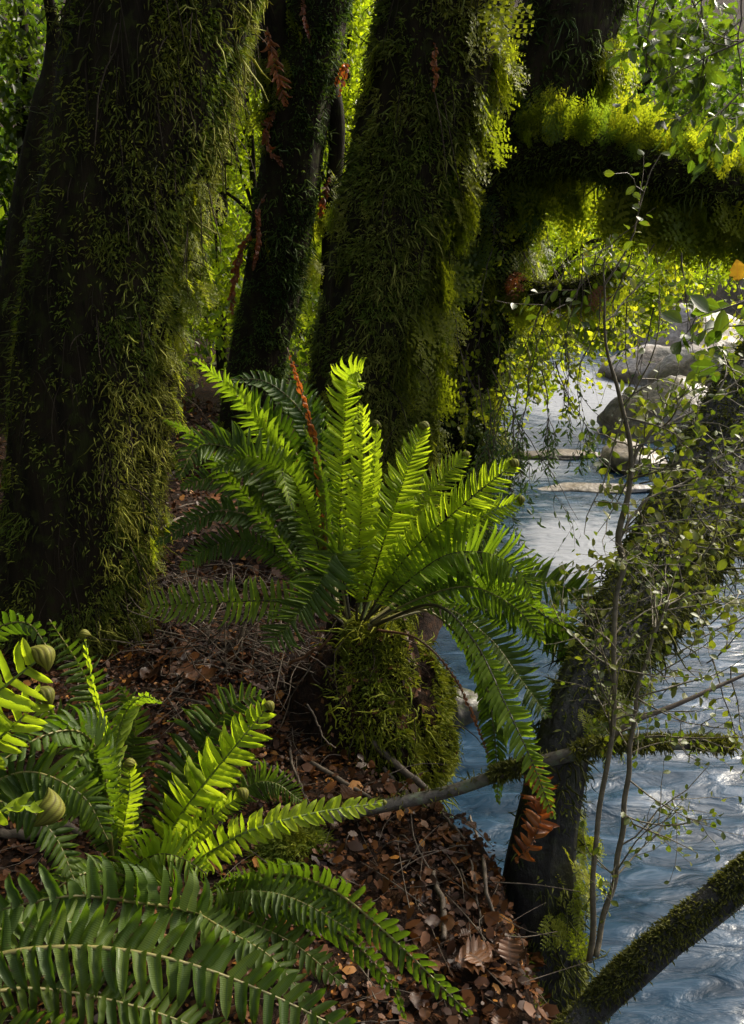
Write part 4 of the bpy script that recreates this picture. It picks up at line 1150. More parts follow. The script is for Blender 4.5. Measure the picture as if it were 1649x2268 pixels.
# ------------------------------------------------------------------ branches and logs near the water
def log(name, ctrl, mat, label, cat, sides=22, n=80, seed=0, rough=0.12):
    t = thing(name, P(*ctrl[0][:3]), label, cat)
    return t, trunk_part(t, ctrl, sides, n, mat, rough, 4, seed, 'wood')
t_b, LG_B = log('fallen_branch', [(600, 1830, 1.95, 0.0133), (700, 1812, 1.95, 0.0164), (850, 1785, 1.98, 0.0179), (1000, 1752, 2.0, 0.0172), (1110, 1715, 1.99, 0.0172), (1230, 1680, 1.97, 0.0164), (1340, 1655, 1.96, 0.0164),
                                   (1480, 1648, 1.98, 0.0164), (1622, 1652, 2.0, 0.0156)], M_BARK2, 'pale grey fallen branch with moss collars lying across the leaning trunk', 'branch', 18, 90, 21)
for nm in range(1):
    p, nn, t = on_trunk(LG_B, 14000, 0.0, 1.0)
    w = np.where(((t > 0.48) & (t < 0.57)) | ((t > 0.66) & (t < 0.86)) | (t > 0.9), 1.0, 0.05) * np.clip(nn[:, 2] + 0.7, 0, 1)
    p, nn, t = keep(p, nn, t, w)
    b = Bag(); b.add(*blades(p, nn, np.full(len(p), 0.024), np.full(len(p), 0.0024), (0.03, 0.035, 0.008), (0.12, 0.12, 0.02), 0.8, 0.1))
    b.part('moss', M_MOSS, t_b, 'stuff')
trunk_part(t_b, [(1330, 1655, 1.97, 0.008), (1400, 1600, 1.97, 0.007), (1500, 1560, 1.98, 0.006), (1660, 1490, 2.0, 0.004)], 8, 30, M_TWIG, 0.1, 4, 3, 'side_twig')
t_g, LG_G = log('mossy_log', [(1160, 2400, 1.36, 0.030), (1240, 2315, 1.40, 0.032), (1310, 2240, 1.44, 0.033), (1370, 2180, 1.45, 0.034), (1460, 2100, 1.46, 0.033), (1555, 2022, 1.48, 0.034), (1650, 1945, 1.5, 0.034), (1800, 1825, 1.54, 0.032), (2050, 1640, 1.6, 0.027)],
                M_BARK3, 'dark mossy log slanting over the water at the lower right', 'log', 26, 90, 22)
p, nn, t = on_trunk(LG_G, 40000, 0, 0.8)
p, nn, t = keep(p, nn, t, np.clip(nn[:, 2] * 1.8 + 0.1, 0.04, 1) * np.clip((fbm(p * 12, 3) - 0.33) * 6, 0.05, 1))
b = Bag(); b.add(*blades(p, nn, np.full(len(p), 0.013), np.full(len(p), 0.0018), (0.025, 0.03, 0.008), (0.12, 0.12, 0.02), 1.2, 0.05)); b.part('moss', M_MOSS, t_g, 'stuff')

def stick(ctrl, label, mat=M_TWIG, group='sticks and roots on the ground', name='fallen_stick', sides=6, n=24, lie=False):
    c = np.array([[*(G(a, b_, r + 0.012) if lie else P(a, b_, Y)), r] for a, b_, Y, r in ctrl]); s = spline(c, n)
    jit = np.cumsum(RNG.normal(0, 0.0016, (n, 3)), 0)
    V, T = tube(s[:, :3] + jit - jit[0], s[:, 3], sides)
    o = part(name, V, T, mat)
    return tag(o, label, 'stick', group)
stick([(825, 1640, 2.35, .011), (870, 1690, 2.33, .012), (930, 1740, 2.28, .011), (960, 1765, 2.25, .008)], 'smooth dark root curving out from the root mound toward the water')
stick([(850, 1700, 2.32, .006), (880, 1740, 2.28, .007), (920, 1765, 2.24, .005)], 'short dark stick under the curved root')
stick([(640, 1640, 2.3, .004), (650, 1700, 2.24, .004), (690, 1790, 2.15, .003)], 'thin pale twig slanting down the litter left of the root mound', lie=True)
stick([(690, 1690, 2.28, .007), (760, 1730, 2.25, .008), (840, 1775, 2.2, .006)], 'brown stick lying along the foot of the root mound', lie=True)
stick([(560, 1690, 2.2, .006), (600, 1700, 2.2, .006), (640, 1740, 2.15, .005)], 'short brown stick behind the brightest low frond', lie=True)
stick([(680, 1560, 2.32, .003), (700, 1600, 2.30, .003), (720, 1640, 2.28, .002), (740, 1660, 2.27, .002)], 'forked pale twig on the dark face of the root mound')
stick([(400, 1030, 3.2, .006), (360, 1080, 3.1, .006), (335, 1110, 3.05, .004)], 'pale broken stub sticking out beside the left trunk')
stick([(345, 1180, 2.9, .006), (400, 1145, 2.95, .007), (470, 1135, 3.0, .006), (540, 1150, 3.0, .004)], 'dark fallen bough behind the left arching fronds', lie=True)
stick([(345, 1140, 2.9, .004), (420, 1115, 2.95, .005), (500, 1120, 3.0, .003)], 'thin bough resting on the dark fallen bough', lie=True)
stick([(420, 1470, 2.75, .004), (480, 1450, 2.7, .005), (540, 1420, 2.65, .004), (590, 1440, 2.6, .003)], 'crooked twig lying in the rust leaf litter', lie=True)
stick([(560, 1455, 2.5, .004), (600, 1490, 2.45, .004), (590, 1550, 2.4, .003)], 'red brown stalk bent over near the root mound', lie=True)
stick([(640, 1470, 2.42, .005), (700, 1440, 2.4, .005), (735, 1405, 2.4, .004)], 'rust coloured old stalk leaning on the fern crown', M_RACHB)
stick([(1035, 1780, 2.0, .004), (1075, 1900, 1.8, .005), (1090, 2000, 1.62, .004), (1150, 2120, 1.45, .004), (1200, 2260, 1.3, .003)], 'long dry vine running down the litter to the bottom edge', lie=True)
stick([(1010, 1850, 1.9, .003), (1045, 1950, 1.74, .003), (1060, 2060, 1.6, .003)], 'short dry vine beside the long one', lie=True)
stick([(960, 1930, 1.75, .006), (965, 2000, 1.68, .007), (962, 2080, 1.58, .006)], 'mossy stick half buried in the leaf litter', lie=True)
stick([(980, 1790, 2.1, .003), (1000, 1830, 2.0, .004), (1030, 1860, 1.95, .003)], 'small twig at the edge of the bank under the fallen branch', lie=True)
stick([(0, 1845, 1.7, .012), (60, 1850, 1.7, .013), (130, 1840, 1.7, .011), (180, 1850, 1.72, .008)], 'dark knobbly root under the coiled frond tip', lie=True)

# ------------------------------------------------------------------ leaf litter
LIT = [leaf_tpl('fallen_leaf', M_LITTER, OVAL, 6, 0.25, -0.25, 0.1, 0.05, 0, 0.25), leaf_tpl('fallen_leaf', M_LITTER, OVAL, 6, -0.3, 0.2, -0.1, 0.04),
       leaf_tpl('fallen_leaf', M_LITTER, OVAL, 6, 0.4, -0.1, 0.15, 0.06, 7), leaf_tpl('fallen_leaf', M_LITTER, LANCE, 6, 0.2, 0.15, 0.1, 0.05)]
LITC = (None, np.array([[0, 0, 0], [0.22, -0.26, 0.10], [0.68, -0.30, 0.14], [1, 0, 0.05], [0.70, 0.34, -0.02], [0.25, 0.28, 0.05]]),
        np.array([[0, 1, 5], [1, 4, 5], [1, 2, 4], [2, 3, 4]]), np.array([[0, 0], [.2, -1], [.7, -1], [1, 0], [.7, 1], [.2, 1]]))
def litter_points(m, box):
    x = RNG.uniform(box[0], box[1], m); y = RNG.uniform(box[2], box[3], m)
    k = edge_x(y) - x > 0.06
    x, y = x[k], y[k]
    return np.stack([x, y, ground_z(x, y)], -1)
def litter_R(n, L, flat=0.35):
    nz = unit(np.array([0, 0, 1.0]) + RNG.normal(0, flat, (n, 3)))
    d = unit(np.cross(nz, rand_dirs(n)))
    return axes(d, nz, L, L * RNG.uniform(0.7, 1.1, n), L)
pts = litter_points(900, (-0.5, 0.55, 1.15, 3.2))
pts = pts[:260]
Rm = litter_R(len(pts), RNG.uniform(0.020, 0.045, len(pts)))
for i in range(len(pts)):
    o = inst('fallen_leaf', LIT[RNG.integers(0, 4)][0], Rm[i], pts[i] + [0, 0, 0.012 + 0.008 * RNG.uniform()])
    tag(o, 'curled brown fallen leaf lying in the litter on the bank', 'fallen leaf', 'fallen leaves on the bank')
for (px, py, Y, L, lab) in [(1010, 2085, 1.52, 0.085, 'largest brown fallen leaf, broad and flat, right of the buried stick'), (1130, 2040, 1.58, 0.06, 'broad dark fallen leaf beside the dry vine'),
                            (1080, 2110, 1.5, 0.05, 'bent tan fallen leaf below the broad dark one'), (760, 1800, 2.05, 0.06, 'pale grey fallen leaf against the fallen branch')]:
    g = P(px, py, Y); g[2] = ground_z(g[0], g[1]) + 0.03
    tag(inst('fallen_leaf', LIT[2][0], litter_R(1, L, 0.2)[0] * np.array([1, 1.3, 1]), g), lab, 'fallen leaf', 'fallen leaves on the bank')
k = 0
for i in range(26):
    g = G(RNG.uniform(310, 560), RNG.uniform(1400, 1520))
    o = inst('fallen_leaf', LIT[3][0] if i % 2 else LIT[0][0], litter_R(1, RNG.uniform(0.05, 0.09), 0.4)[0], g + [0, 0, 0.02])
    tag(o, 'long rust red dead leaf in the pile at the foot of the thick left trunk', 'fallen leaf', 'rust red leaves by the left trunk')
bag = Bag()
for box, m, L in (((-1.6, 0.65, 1.0, 3.6), 40000, 0.020), ((-2.5, 0.8, 3.0, 6.5), 12000, 0.035)):
    q = litter_points(m, box)
    R = litter_R(len(q), L * np.clip(RNG.lognormal(-0.3, 0.5, len(q)), 0.25, 2.6), 0.5)
    c = mixcol((0.018, 0.007, 0.003), (0.12, 0.043, 0.010), RNG.uniform(0, 1, len(q)) ** 1.5)
    hot = RNG.uniform(0, 1, len(q)) < 0.06
    c[hot] = np.array([0.26, 0.11, 0.02])
    tpl = LITC
    V, T, C, U = scatter(tpl[1], tpl[2], R, q + np.array([0, 0, 0.004]) + np.abs(RNG.normal(0, 0.006, (len(q), 1))) * np.array([0, 0, 1]), c, tpl[3])
    bag.add(V, T, C, U)
tag(bag.part('leaf_litter', M_LITTERC, None, 'stuff'), 'wet brown leaf litter covering the bank', None)
# fine twigs
bag = Bag()
q = litter_points(700, (-1.2, 0.5, 1.1, 3.6))
for i in range(len(q)):
    L = RNG.uniform(0.05, 0.22); a = RNG.uniform(0, 6.28)
    d = np.array([math.cos(a), math.sin(a), RNG.uniform(-0.1, 0.25)])
    k = spline(np.array([q[i] + [0, 0, .012], q[i] + d * L * .5 + RNG.normal(0, .008, 3) + [0, 0, .014], q[i] + d * L + RNG.normal(0, .01, 3) + [0, 0, .012]]), 6)
    V, T = tube(k, RNG.uniform(0.0008, 0.0024) * np.array([1, 1, .9, .8, .6, .4]), 4, False)
    bag.add(V, T)
tag(bag.part('twig_litter', M_TWIG, None, 'stuff'), 'fine dead twigs strewn over the leaf litter', None)
# tangle of bare twigs behind and below the great fern
bag = Bag()
for i in range(330):
    px, py = RNG.uniform(340, 760), RNG.uniform(1080, 1560)
    a = P(px, py, RNG.uniform(2.45, 3.0)); d = unit(RNG.normal(size=3) * np.array([1, .5, .5]) - [0, 0, .2]); L = RNG.uniform(0.08, 0.28)
    gz = float(ground_z(a[0], a[1])); a[2] = min(max(a[2], gz + 0.01), gz + 0.25)
    k = spline(np.array([a, a + d * L * .4 + RNG.normal(0, .015, 3), a + d * L * .75 + RNG.normal(0, .02, 3), a + d * L + RNG.normal(0, .02, 3)]), 9)
    V, T = tube(k, 0.0022 * np.linspace(1, .3, 9) * RNG.uniform(0.5, 1.5), 4, False)
    bag.add(V, T)
tag(bag.part('twig_tangle', M_TWIG, None, 'stuff'), 'tangle of bare twigs beneath the large fern', None)
# low moss over the bank edge
q = litter_points(60000, (-0.1, 0.62, 1.2, 2.4)); dd = edge_x(q[:, 1]) - q[:, 0]
k = RNG.uniform(0, 1, len(q)) < np.clip((fbm(q * 7 + 2, 3) - 0.42) * 6, 0, 1) * np.clip(1.1 - dd / 0.26, 0, 1)
q = q[k]
bag = Bag(); bag.add(*blades(q, np.tile([0.2, 0, 1.0], (len(q), 1)), np.full(len(q), 0.017), np.full(len(q), 0.0022), (0.05, 0.07, 0.01), (0.17, 0.19, 0.02), 0.9, 0.0))
tag(bag.part('bank_moss', M_MOSS, None, 'stuff'), 'green moss fringing the edge of the bank', None)

# ------------------------------------------------------------------ twigs with leaves
def grow(start, d, L, r, depth, out, tips, spread=0.7, up=0.15, n=10, kids=4, droop=0.0):
    """a wandering twig and its side twigs; polylines with radii go to out, leaf seats to tips"""
    pts = [np.array(start, float)]; d = unit(d)
    for k in range(n - 1):
        d = unit(d + RNG.normal(0, 0.16, 3) + np.array([0, 0, up * 0.15 - droop * 0.2]))
        pts.append(pts[-1] + d * L / (n - 1))
    pts = np.array(pts)
    out.append((pts, r * np.linspace(1, 0.35, n), depth))
    if depth > 0:
        for k in range(kids):
            i = int(RNG.uniform(0.2, 0.95) * (n - 1))
            t = unit(pts[min(i + 1, n - 1)] - pts[i - 1])
            nd = unit(t * 0.6 + rand_dirs(1)[0] * spread + np.array([0, 0, up]))
            grow(pts[i], nd, L * RNG.uniform(0.35, 0.65), r * 0.55, depth - 1, out, tips, spread, up, max(6, n - 2), max(2, kids - 1), droop)
    if depth <= 1:
        for i in range(1, n):
            tips.append((pts[i], unit(pts[i] - pts[i - 1])))

def leafy(root, twigs, tips, tpls, L, W, mat, limit=300, perseat=1, droop=0.2, keepf=1.0, twigmat=M_TWIG, sides=5, tn='branch', up=0.5):
    groups = {}
    small = Bag()
    top = max(d for _, _, d in twigs)
    for pts, rad, dep in twigs:
        V, T = tube(pts, rad, sides if dep else 4, False)
        if dep == top: part(tn, V, T, twigmat, root)
        else: small.add(V, T)
    if small.V: small.part('twigs', twigmat, root, 'stuff')
    bag = Bag(); c = 0
    order = RNG.permutation(len(tips))
    for i in order:
        p, t = tips[i]
        for _ in range(perseat):
            if RNG.uniform() > keepf: continue
            s = unit(np.cross(t, rand_dirs(1)[0]))
            d = unit(s + t * 0.5 + DOWN * droop)
            nz = unit(np.array([0, 0, up]) + rand_dirs(1)[0] * 0.7)
            l = L * RNG.uniform(0.65, 1.25)
            R = axes(d, nz, l, l * W, l)
            v = RNG.integers(0, len(tpls))
            if c < limit:
                inst('leaf', tpls[v][0], R, p, root); c += 1
            else:
                bag.add(p + tpls[v][1] @ R.T, tpls[v][2], None, tpls[v][3])
    if bag.V: bag.part('leaves', mat, root, 'stuff')

SAP = [leaf_tpl('leaf', M_SAPLEAF, OVAL, 4, 0.2, -0.1, 0.03 * k, 0.01 * k) for k in range(3)]
TOOTH = [leaf_tpl('leaf', M_TOOTH, OVAL, 5, 0.2, -0.15 * k, 0.05 * k, 0.015 * k, 6) for k in range(3)]
BIGL = [leaf_tpl('leaf', M_TOOTH, OVAL, 6, 0.25, -0.2 * k, 0.05 * k, 0.0) for k in range(2)]
NEED = [leaf_tpl('leaf', M_NEEDLE, LANCE, 3, 0.2, -0.1 * k, 0.1, 0) for k in range(2)]

# --- the sapling on the bank at the right
s_a = thing('sapling', P(1312, 2075, 1.62), 'twisted slender sapling with small oval olive leaves, rooted on the bank at right', 'sapling')
def stem(root, ctrl, nm='stem', mat=M_STEM, sides=10, n=70):
    c = np.array([[*P(a, b_, Y), r] for a, b_, Y, r in ctrl]); s = spline(c, n)
    s[:, :3] += 0.003 * np.sin(np.linspace(0, 40, n))[:, None] * np.array([1, 0.5, 0])
    V, T = tube(s[:, :3], s[:, 3], sides); part(nm, V, T, mat, root); return s
st1 = stem(s_a, [(1305, 2130, 1.60, 0.0072), (1312, 2060, 1.62, 0.0072), (1318, 1900, 1.66, 0.0061), (1325, 1800, 1.68, 0.0061), (1350, 1680, 1.7, 0.0058), (1362, 1500, 1.74, 0.0058), (1362, 1330, 1.78, 0.0058), (1385, 1250, 1.8, 0.0065), (1372, 1190, 1.8, 0.0072),
                 (1392, 1080, 1.8, 0.0058), (1398, 980, 1.8, 0.0050), (1372, 880, 1.78, 0.0043), (1345, 780, 1.76, 0.0030), (1342, 660, 1.74, 0.0022), (1335, 590, 1.73, 0.0013), (1350, 520, 1.72, 0.0007)])
st2 = stem(s_a, [(1320, 2120, 1.60, 0.0065), (1330, 2060, 1.63, 0.0065), (1365, 1930, 1.68, 0.0065), (1385, 1780, 1.72, 0.0061), (1395, 1680, 1.74, 0.0058), (1420, 1500, 1.78, 0.0043), (1480, 1330, 1.82, 0.0029)])
st3 = stem(s_a, [(1392, 1040, 1.8, 0.0043), (1440, 960, 1.82, 0.0036), (1500, 930, 1.84, 0.0029), (1600, 870, 1.86, 0.0022), (1680, 800, 1.88, 0.0014)])
st4 = stem(s_a, [(1372, 1190, 1.8, 0.0036), (1430, 1110, 1.84, 0.0029), (1530, 1060, 1.86, 0.0022), (1660, 960, 1.9, 0.0014)])
tw, tips = [], []
for s, rng_, L, m in ((st1, (0.32, 1.0), 0.20, 26), (st2, (0.2, 1.0), 0.22, 24), (st3, (0.2, 1), 0.14, 9), (st4, (0.2, 1), 0.17, 10)):
    for k in range(m):
        i = int(RNG.uniform(*rng_) * (len(s) - 1))
        dz = unit(np.array([RNG.uniform(-0.3, 1.2), RNG.normal(0, 0.5), RNG.normal(0.1, 0.5)]))
        grow(s[i, :3], dz, L * RNG.uniform(0.7, 1.3), 0.0022, 1, tw, tips, 0.8, 0.05, 8, 3)
leafy(s_a, tw, tips, SAP, 0.0195, 0.72, M_SAPLEAF, 300, 1, 0.1, 0.75, M_STEM)

# --- shrub growing on the leaning trunk
s_b = thing('shrub', P(1500, 1330, 2.3), 'olive leaved shrub spreading over the leaning trunk at the right edge', 'shrub')
tw, tips = [], []
for k in range(44):
    a = P(RNG.uniform(1400, 1660), RNG.uniform(980, 1480), RNG.uniform(2.2, 2.6))
    grow(a, np.array([RNG.normal(0, .8), -0.3, RNG.normal(0, .7)]), 0.26, 0.0025, 1, tw, tips, 0.8, 0.0, 8, 3)
leafy(s_b, tw, tips, SAP, 0.030, 0.75, M_SAPLEAF, 300, 1, 0.1, 0.95, M_STEM)

# --- leafy branches hanging in from the upper right
s_c = thing('leafy_branch', P(1560, -60, 3.3), 'overhanging branch of toothed green leaves in the upper right corner', 'branch')
tw, tips = [], []
for (px, py, Y, dx, dz) in [(1480, -60, 3.3, -.2, -1), (1560, -60, 3.3, -.1, -1), (1640, -40, 3.3, -.3, -1), (1700, 60, 3.2, -1, -.4), (1700, 160, 3.3, -1, -.5), (1420, -60, 3.5, -.1, -1), (1720, 230, 3.4, -1, -.2), (1600, -60, 3.6, -.4, -.8), (1520, -80, 3.7, .2, -1)]:
    grow(P(px, py, Y), np.array([dx, RNG.normal(0, .2), dz]), 0.36, 0.004, 2, tw, tips, 0.7, 0.0, 10, 4)
leafy(s_c, tw, tips, TOOTH, 0.050, 0.62, M_TOOTH, 300, 1, 0.7, 0.62)
s_c2 = thing('leafy_branch', P(1680, 720, 2.4), 'sprig of broad smooth green leaves at the right edge above the boulders', 'branch')
tw, tips = [], []
for (px, py) in [(1690, 720), (1690, 660), (1690, 800)]:
    grow(P(px, py, 2.4), np.array([-1, 0, -0.05]), 0.22, 0.003, 1, tw, tips, 0.7, -0.05, 7, 3)
leafy(s_c2, tw, tips, BIGL, 0.060, 0.75, M_TOOTH, 120, 1, 0.2, 0.5)
s_c3 = thing('leafy_branch', P(1330, 560, 3.4), 'spray of fresh oval leaves hanging under the mossy branch above the boulders', 'branch')
tw, tips = [], []
for (px, py) in [(1290, 560), (1340, 540), (1400, 560), (1450, 540), (1250, 600), (1510, 560)]:
    grow(P(px, py, 3.4), np.array([RNG.normal(0, .4), 0, -1]), 0.33, 0.003, 1, tw, tips, 0.7, -0.1, 8, 4)
leafy(s_c3, tw, tips, BIGL, 0.042, 0.7, M_TOOTH, 200, 1, 0.3, 0.6)
yl = leaf_tpl('fallen_leaf', M_YELLOW, OVAL, 5, 0.25, -0.2, 0.1, 0.03, 4)
tag(inst('yellow_leaf', yl[0], axes(np.array([0.2, 0, -1.0]), np.array([0.1, -1, 0.2]), 0.07, 0.07, 0.07), P(1632, 575, 3.0)), 'single orange yellow leaf hanging at the right edge under the mossy branch', 'leaf')
# stalk that carries it
# --- fine leaved twigs veiling the gap under the great branch
FINEL = [leaf_tpl('leaf', M_FILMY, OVAL, 3, 0.2, -0.1 * k, 0.05, 0) for k in range(2)]
for (lab, spots, Y, L) in [
    ('veil of fine yellow-green leaves hanging under the left half of the great branch', [(1090, 470), (1130, 500), (1170, 470), (1210, 500), (1250, 480), (1150, 600), (1100, 640), (1190, 640)], 4.55, 0.55),
    ('veil of fine yellow-green leaves hanging under the right half of the great branch', [(1290, 480), (1340, 500), (1390, 490), (1440, 510), (1500, 520), (1560, 530), (1620, 540), (1320, 560)], 4.35, 0.42),
    ('curtain of bright leaves low over the river left of the boulders', [(1120, 560), (1180, 600), (1240, 580), (1290, 620), (1340, 600), (1230, 680), (1170, 690), (1400, 610)], 5.2, 0.5),
    ('fine leaved twigs drooping beside the centre trunk above the fern', [(1010, 700), (1040, 760), (1070, 720), (1110, 740), (1150, 720), (1200, 720)], 4.3, 0.45)]:
    s_f = thing('hanging_twigs', P(*spots[0], Y), lab, 'twigs')
    tw, tips = [], []
    for (px, py) in spots:
        grow(P(px, py, Y + RNG.normal(0, .1)), np.array([RNG.normal(0.1, .3), RNG.normal(0, .2), -1]), L * RNG.uniform(.7, 1.2), 0.003, 2, tw, tips, 0.6, -0.25, 9, 4, 0.3)
    leafy(s_f, tw, tips, FINEL, 0.032, 0.8, M_FILMY, 300, 1, 0.3, 0.8, up=0.2)
# --- weeping twigs with narrow leaves over the water
s_d = thing('weeping_branch', P(1060, 830, 3.6), 'drooping branch of narrow dark leaves hanging over the river behind the fern', 'branch')
tw, tips = [], []
for (px, py, dx, L) in [(1060, 830, .35, .62), (1090, 820, .55, .75), (1130, 810, .45, .62), (1170, 830, .3, .55), (1080, 860, .2, .5), (1200, 820, .5, .45), (1150, 850, .15, .7), (1230, 800, .35, .35)]:
    grow(P(px, py, 3.6 + RNG.normal(0, .08)), np.array([dx, RNG.normal(0, .15), -1]), L, 0.003, 2, tw, tips, 0.55, -0.35, 12, 5, 0.5)
leafy(s_d, tw, tips, NEED, 0.034, 0.30, M_NEEDLE, 300, 1, 0.5, 0.75, up=0.2)
s_e = thing('weeping_branch', P(1330, 640, 3.5), 'thin twigs with sparse tiny leaves hanging before the pale boulders', 'branch')
tw, tips = [], []
for (px, py, dx, L) in [(1280, 640, .1, .5), (1240, 660, .1, .45), (1330, 650, -.1, .5), (1390, 660, .1, .45), (1450, 680, .1, .4), (1210, 700, 0, .35)]:
    grow(P(px, py, 3.5), np.array([dx, 0, -1]), L, 0.0028, 1, tw, tips, 0.6, -0.2, 10, 4, 0.3)
leafy(s_e, tw, tips, NEED + SAP[:1], 0.028, 0.4, M_NEEDLE, 250, 1, 0.4, 0.5, up=0.2)

# ------------------------------------------------------------------ background trees and the wood beyond
lV = np.array([[0, 0, 0], [0.42, -0.40, 0.10], [1, 0, -0.12], [0.42, 0.40, 0.10]])
lT = np.array([[0, 1, 2], [0, 2, 3]])
def crown_leaves(c, rad, n, L, cA, cB, clumps=26):
    """leaves gathered in clumps through an uneven crown"""
    cc = rand_dirs(clumps) * RNG.uniform(0.25, 1.0, (clumps, 1)) ** 0.6 * np.array(rad) + np.array(c)
    k = RNG.integers(0, clumps, n)
    cr = RNG.uniform(0.16, 0.38, clumps) * min(rad)
    p = cc[k] + RNG.normal(0, 1, (n, 3)) * cr[k][:, None] * np.array([1.1, 1.1, 0.75])
    d = unit(rand_dirs(n) + DOWN * 0.4)
    nz = unit(rand_dirs(n) * 0.8 + np.array([0, 0, 0.8]))
    l = L * RNG.uniform(0.6, 1.3, n)
    R = axes(d, nz, l, l * 0.62, l)
    tone = RNG.uniform(0, 1, clumps)[k] * 0.6 + RNG.uniform(0, 1, n) * 0.4
    col = mixcol(cA, cB, tone)
    return scatter(lV, lT, R, p, col)
def bg_tree(px, Y, crowns, label, L=0.06, cA=(0.05, 0.10, 0.012), cB=(0.13, 0.20, 0.02), n=5000, r=0.06):
    b0 = P(px, 900, Y); gz = float(ground_z(b0[0], b0[1])); b0[2] = gz
    t = thing('forest_tree', b0, label, 'tree', 'leafy trees behind the mossy trunks')
    top = P(*crowns[0][:2], Y)
    s = spline(np.array([b0 - [0, 0, .2], b0 * .6 + top * .4 + RNG.normal(0, .1, 3), top, top + [0, 0, 1.0]]), 24)
    V, T = tube(s, np.linspace(r, r * .35, 24), 10); part('trunk', V, T, M_BARK, t)
    bag = Bag()
    for (cx, cy, rx, rz) in crowns:
        c = P(cx, cy, Y); R = (px2m(rx, c), px2m((rx + rz) / 2, c) * 0.8, px2m(rz, c))
        V, T, C, _ = crown_leaves(c, R, int(n * 0.55) // len(crowns), L, cA, cB); bag.add(V, T, C)
        br = spline(np.array([s[10], (s[14] + c) / 2 + RNG.normal(0, .1, 3), c]), 12); V, T = tube(br, np.linspace(r * .5, r * .15, 12), 6); part('limb', V, T, M_BARK, t)
    bag.part('crown', M_FOL, t)
    return t
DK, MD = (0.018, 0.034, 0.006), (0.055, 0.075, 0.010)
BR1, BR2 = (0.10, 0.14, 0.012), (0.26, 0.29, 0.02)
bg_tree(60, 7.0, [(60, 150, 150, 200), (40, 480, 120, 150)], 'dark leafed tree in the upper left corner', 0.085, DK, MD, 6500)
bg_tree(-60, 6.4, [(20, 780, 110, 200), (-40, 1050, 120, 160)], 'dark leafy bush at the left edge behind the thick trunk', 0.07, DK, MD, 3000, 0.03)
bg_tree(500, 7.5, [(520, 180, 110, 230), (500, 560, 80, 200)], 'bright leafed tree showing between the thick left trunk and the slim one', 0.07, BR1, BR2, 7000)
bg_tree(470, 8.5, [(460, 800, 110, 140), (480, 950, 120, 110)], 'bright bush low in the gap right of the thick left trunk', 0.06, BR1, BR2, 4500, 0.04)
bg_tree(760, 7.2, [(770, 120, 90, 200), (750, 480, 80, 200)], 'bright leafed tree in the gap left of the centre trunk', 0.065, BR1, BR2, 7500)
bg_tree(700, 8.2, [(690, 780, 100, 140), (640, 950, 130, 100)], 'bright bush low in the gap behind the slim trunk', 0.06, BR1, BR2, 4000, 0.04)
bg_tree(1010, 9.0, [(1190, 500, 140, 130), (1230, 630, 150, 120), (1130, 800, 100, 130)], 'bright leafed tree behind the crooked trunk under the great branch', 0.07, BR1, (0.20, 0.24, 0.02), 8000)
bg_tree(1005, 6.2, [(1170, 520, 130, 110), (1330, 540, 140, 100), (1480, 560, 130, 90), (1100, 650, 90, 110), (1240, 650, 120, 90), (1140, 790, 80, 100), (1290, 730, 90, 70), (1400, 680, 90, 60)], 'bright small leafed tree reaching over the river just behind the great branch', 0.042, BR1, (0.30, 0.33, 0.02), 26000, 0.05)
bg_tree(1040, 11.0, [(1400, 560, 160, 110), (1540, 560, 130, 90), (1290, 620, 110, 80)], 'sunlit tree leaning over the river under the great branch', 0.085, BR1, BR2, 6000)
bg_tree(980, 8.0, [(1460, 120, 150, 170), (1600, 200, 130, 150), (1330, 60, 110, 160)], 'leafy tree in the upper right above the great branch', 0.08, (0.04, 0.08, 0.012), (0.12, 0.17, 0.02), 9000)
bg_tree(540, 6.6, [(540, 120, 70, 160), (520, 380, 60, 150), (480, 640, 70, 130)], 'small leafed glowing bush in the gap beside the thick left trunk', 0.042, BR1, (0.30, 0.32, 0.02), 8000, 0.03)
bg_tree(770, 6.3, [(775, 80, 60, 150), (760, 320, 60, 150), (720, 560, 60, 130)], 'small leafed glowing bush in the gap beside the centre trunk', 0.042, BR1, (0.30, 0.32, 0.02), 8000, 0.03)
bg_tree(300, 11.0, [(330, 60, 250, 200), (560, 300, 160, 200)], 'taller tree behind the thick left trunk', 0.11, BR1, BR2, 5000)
bg_tree(880, 12.0, [(820, 60, 250, 220), (700, 350, 200, 200), (950, 400, 160, 200)], 'taller tree far behind the centre trunk', 0.11, BR1, BR2, 7000)

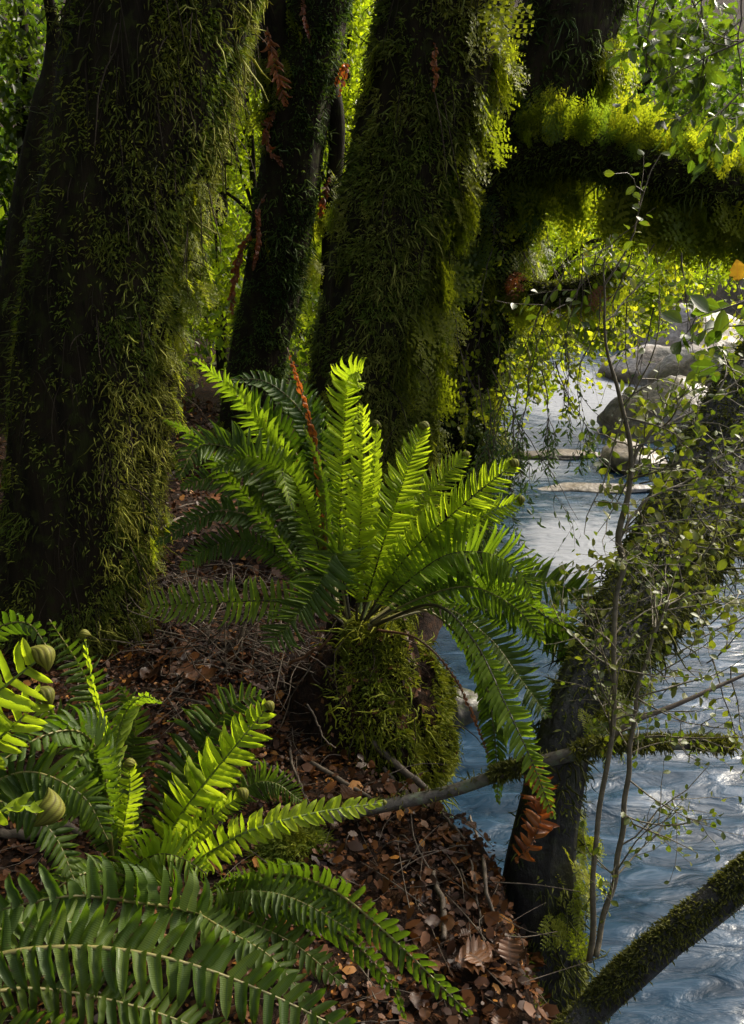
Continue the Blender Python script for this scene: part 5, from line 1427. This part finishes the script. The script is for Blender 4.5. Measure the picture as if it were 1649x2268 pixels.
# wood on the slopes all round: one mass
bag = Bag()
def wood(x0, x1, y0, y1, n, L, h0, h1, cA, cB):
    x = RNG.uniform(x0, x1, n); y = RNG.uniform(y0, y1, n)
    z = ground_z(x, y) + RNG.uniform(h0, h1, n)
    p = np.stack([x, y, z], -1)
    f = fbm(p * 0.7 + 3, 3)
    k = f > 0.44
    p = p[k]; m = len(p)
    l = L * RNG.uniform(0.6, 1.3, m)
    R = axes(unit(rand_dirs(m) + DOWN * .4), unit(rand_dirs(m) + [0, 0, .8]), l, l * .65, l)
    tone = np.clip((fbm(p * 1.3 + 30, 2) - 0.3) * 1.6 + RNG.normal(0, .15, m), 0, 1)
    V, T, C, _ = scatter(lV, lT, R, p, mixcol(cA, cB, tone)); bag.add(V, T, C)
wood(-14, -0.2, 13, 20, 9000, 0.26, 0.0, 5.5, (0.04, 0.075, 0.012), (0.14, 0.18, 0.02))
wood(-16, -3.2, 3, 13, 9000, 0.22, 0.0, 7, (0.03, 0.06, 0.012), (0.08, 0.12, 0.02))
wood(-6, 22, 36, 46, 14000, 0.5, 0.0, 7, (0.05, 0.085, 0.02), (0.14, 0.17, 0.03))
wood(11, 24, 4, 34, 12000, 0.4, 0.0, 5, (0.04, 0.075, 0.014), (0.12, 0.16, 0.02))
wood(-7, 0.6, 5.8, 13, 26000, 0.085, 0.0, 1.3, (0.05, 0.08, 0.012), (0.18, 0.22, 0.02))
tag(bag.part('far_wood', M_FOL, None, 'stuff'), 'mass of sunlit forest on the slopes beyond the trunks', None)

# unseen leaf mass added overhead and behind the viewer to shade the bank
bag = Bag()
def shade_leaves(x0, x1, y0, y1, z0, z1, n, L):
    p = np.stack([RNG.uniform(x0, x1, n), RNG.uniform(y0, y1, n), RNG.uniform(z0, z1, n)], -1)
    f = fbm(p * 0.9 + 12, 3); p = p[f > 0.40]; m = len(p)
    l = L * RNG.uniform(0.6, 1.3, m)
    R = axes(rand_dirs(m), unit(rand_dirs(m) * .7 + [0, 0, 1.0]), l, l * .7, l)
    V, T, C, _ = scatter(lV, lT, R, p, mixcol((0.03, 0.06, 0.012), (0.10, 0.14, 0.02), RNG.uniform(0, 1, m))); bag.add(V, T, C)
shade_leaves(-9, 0.8, -6, 6.0, 4.8, 8.0, 8000, 0.26)
shade_leaves(-9, -0.5, -6, -2.0, -0.2, 6, 4500, 0.26)
shade_leaves(-7, -3.5, -3, 4, 0, 6, 5000, 0.24)
tag(bag.part('shade_foliage', M_FOL, None, 'stuff'), 'unseen leaf mass added overhead and behind to shade the bank', None)
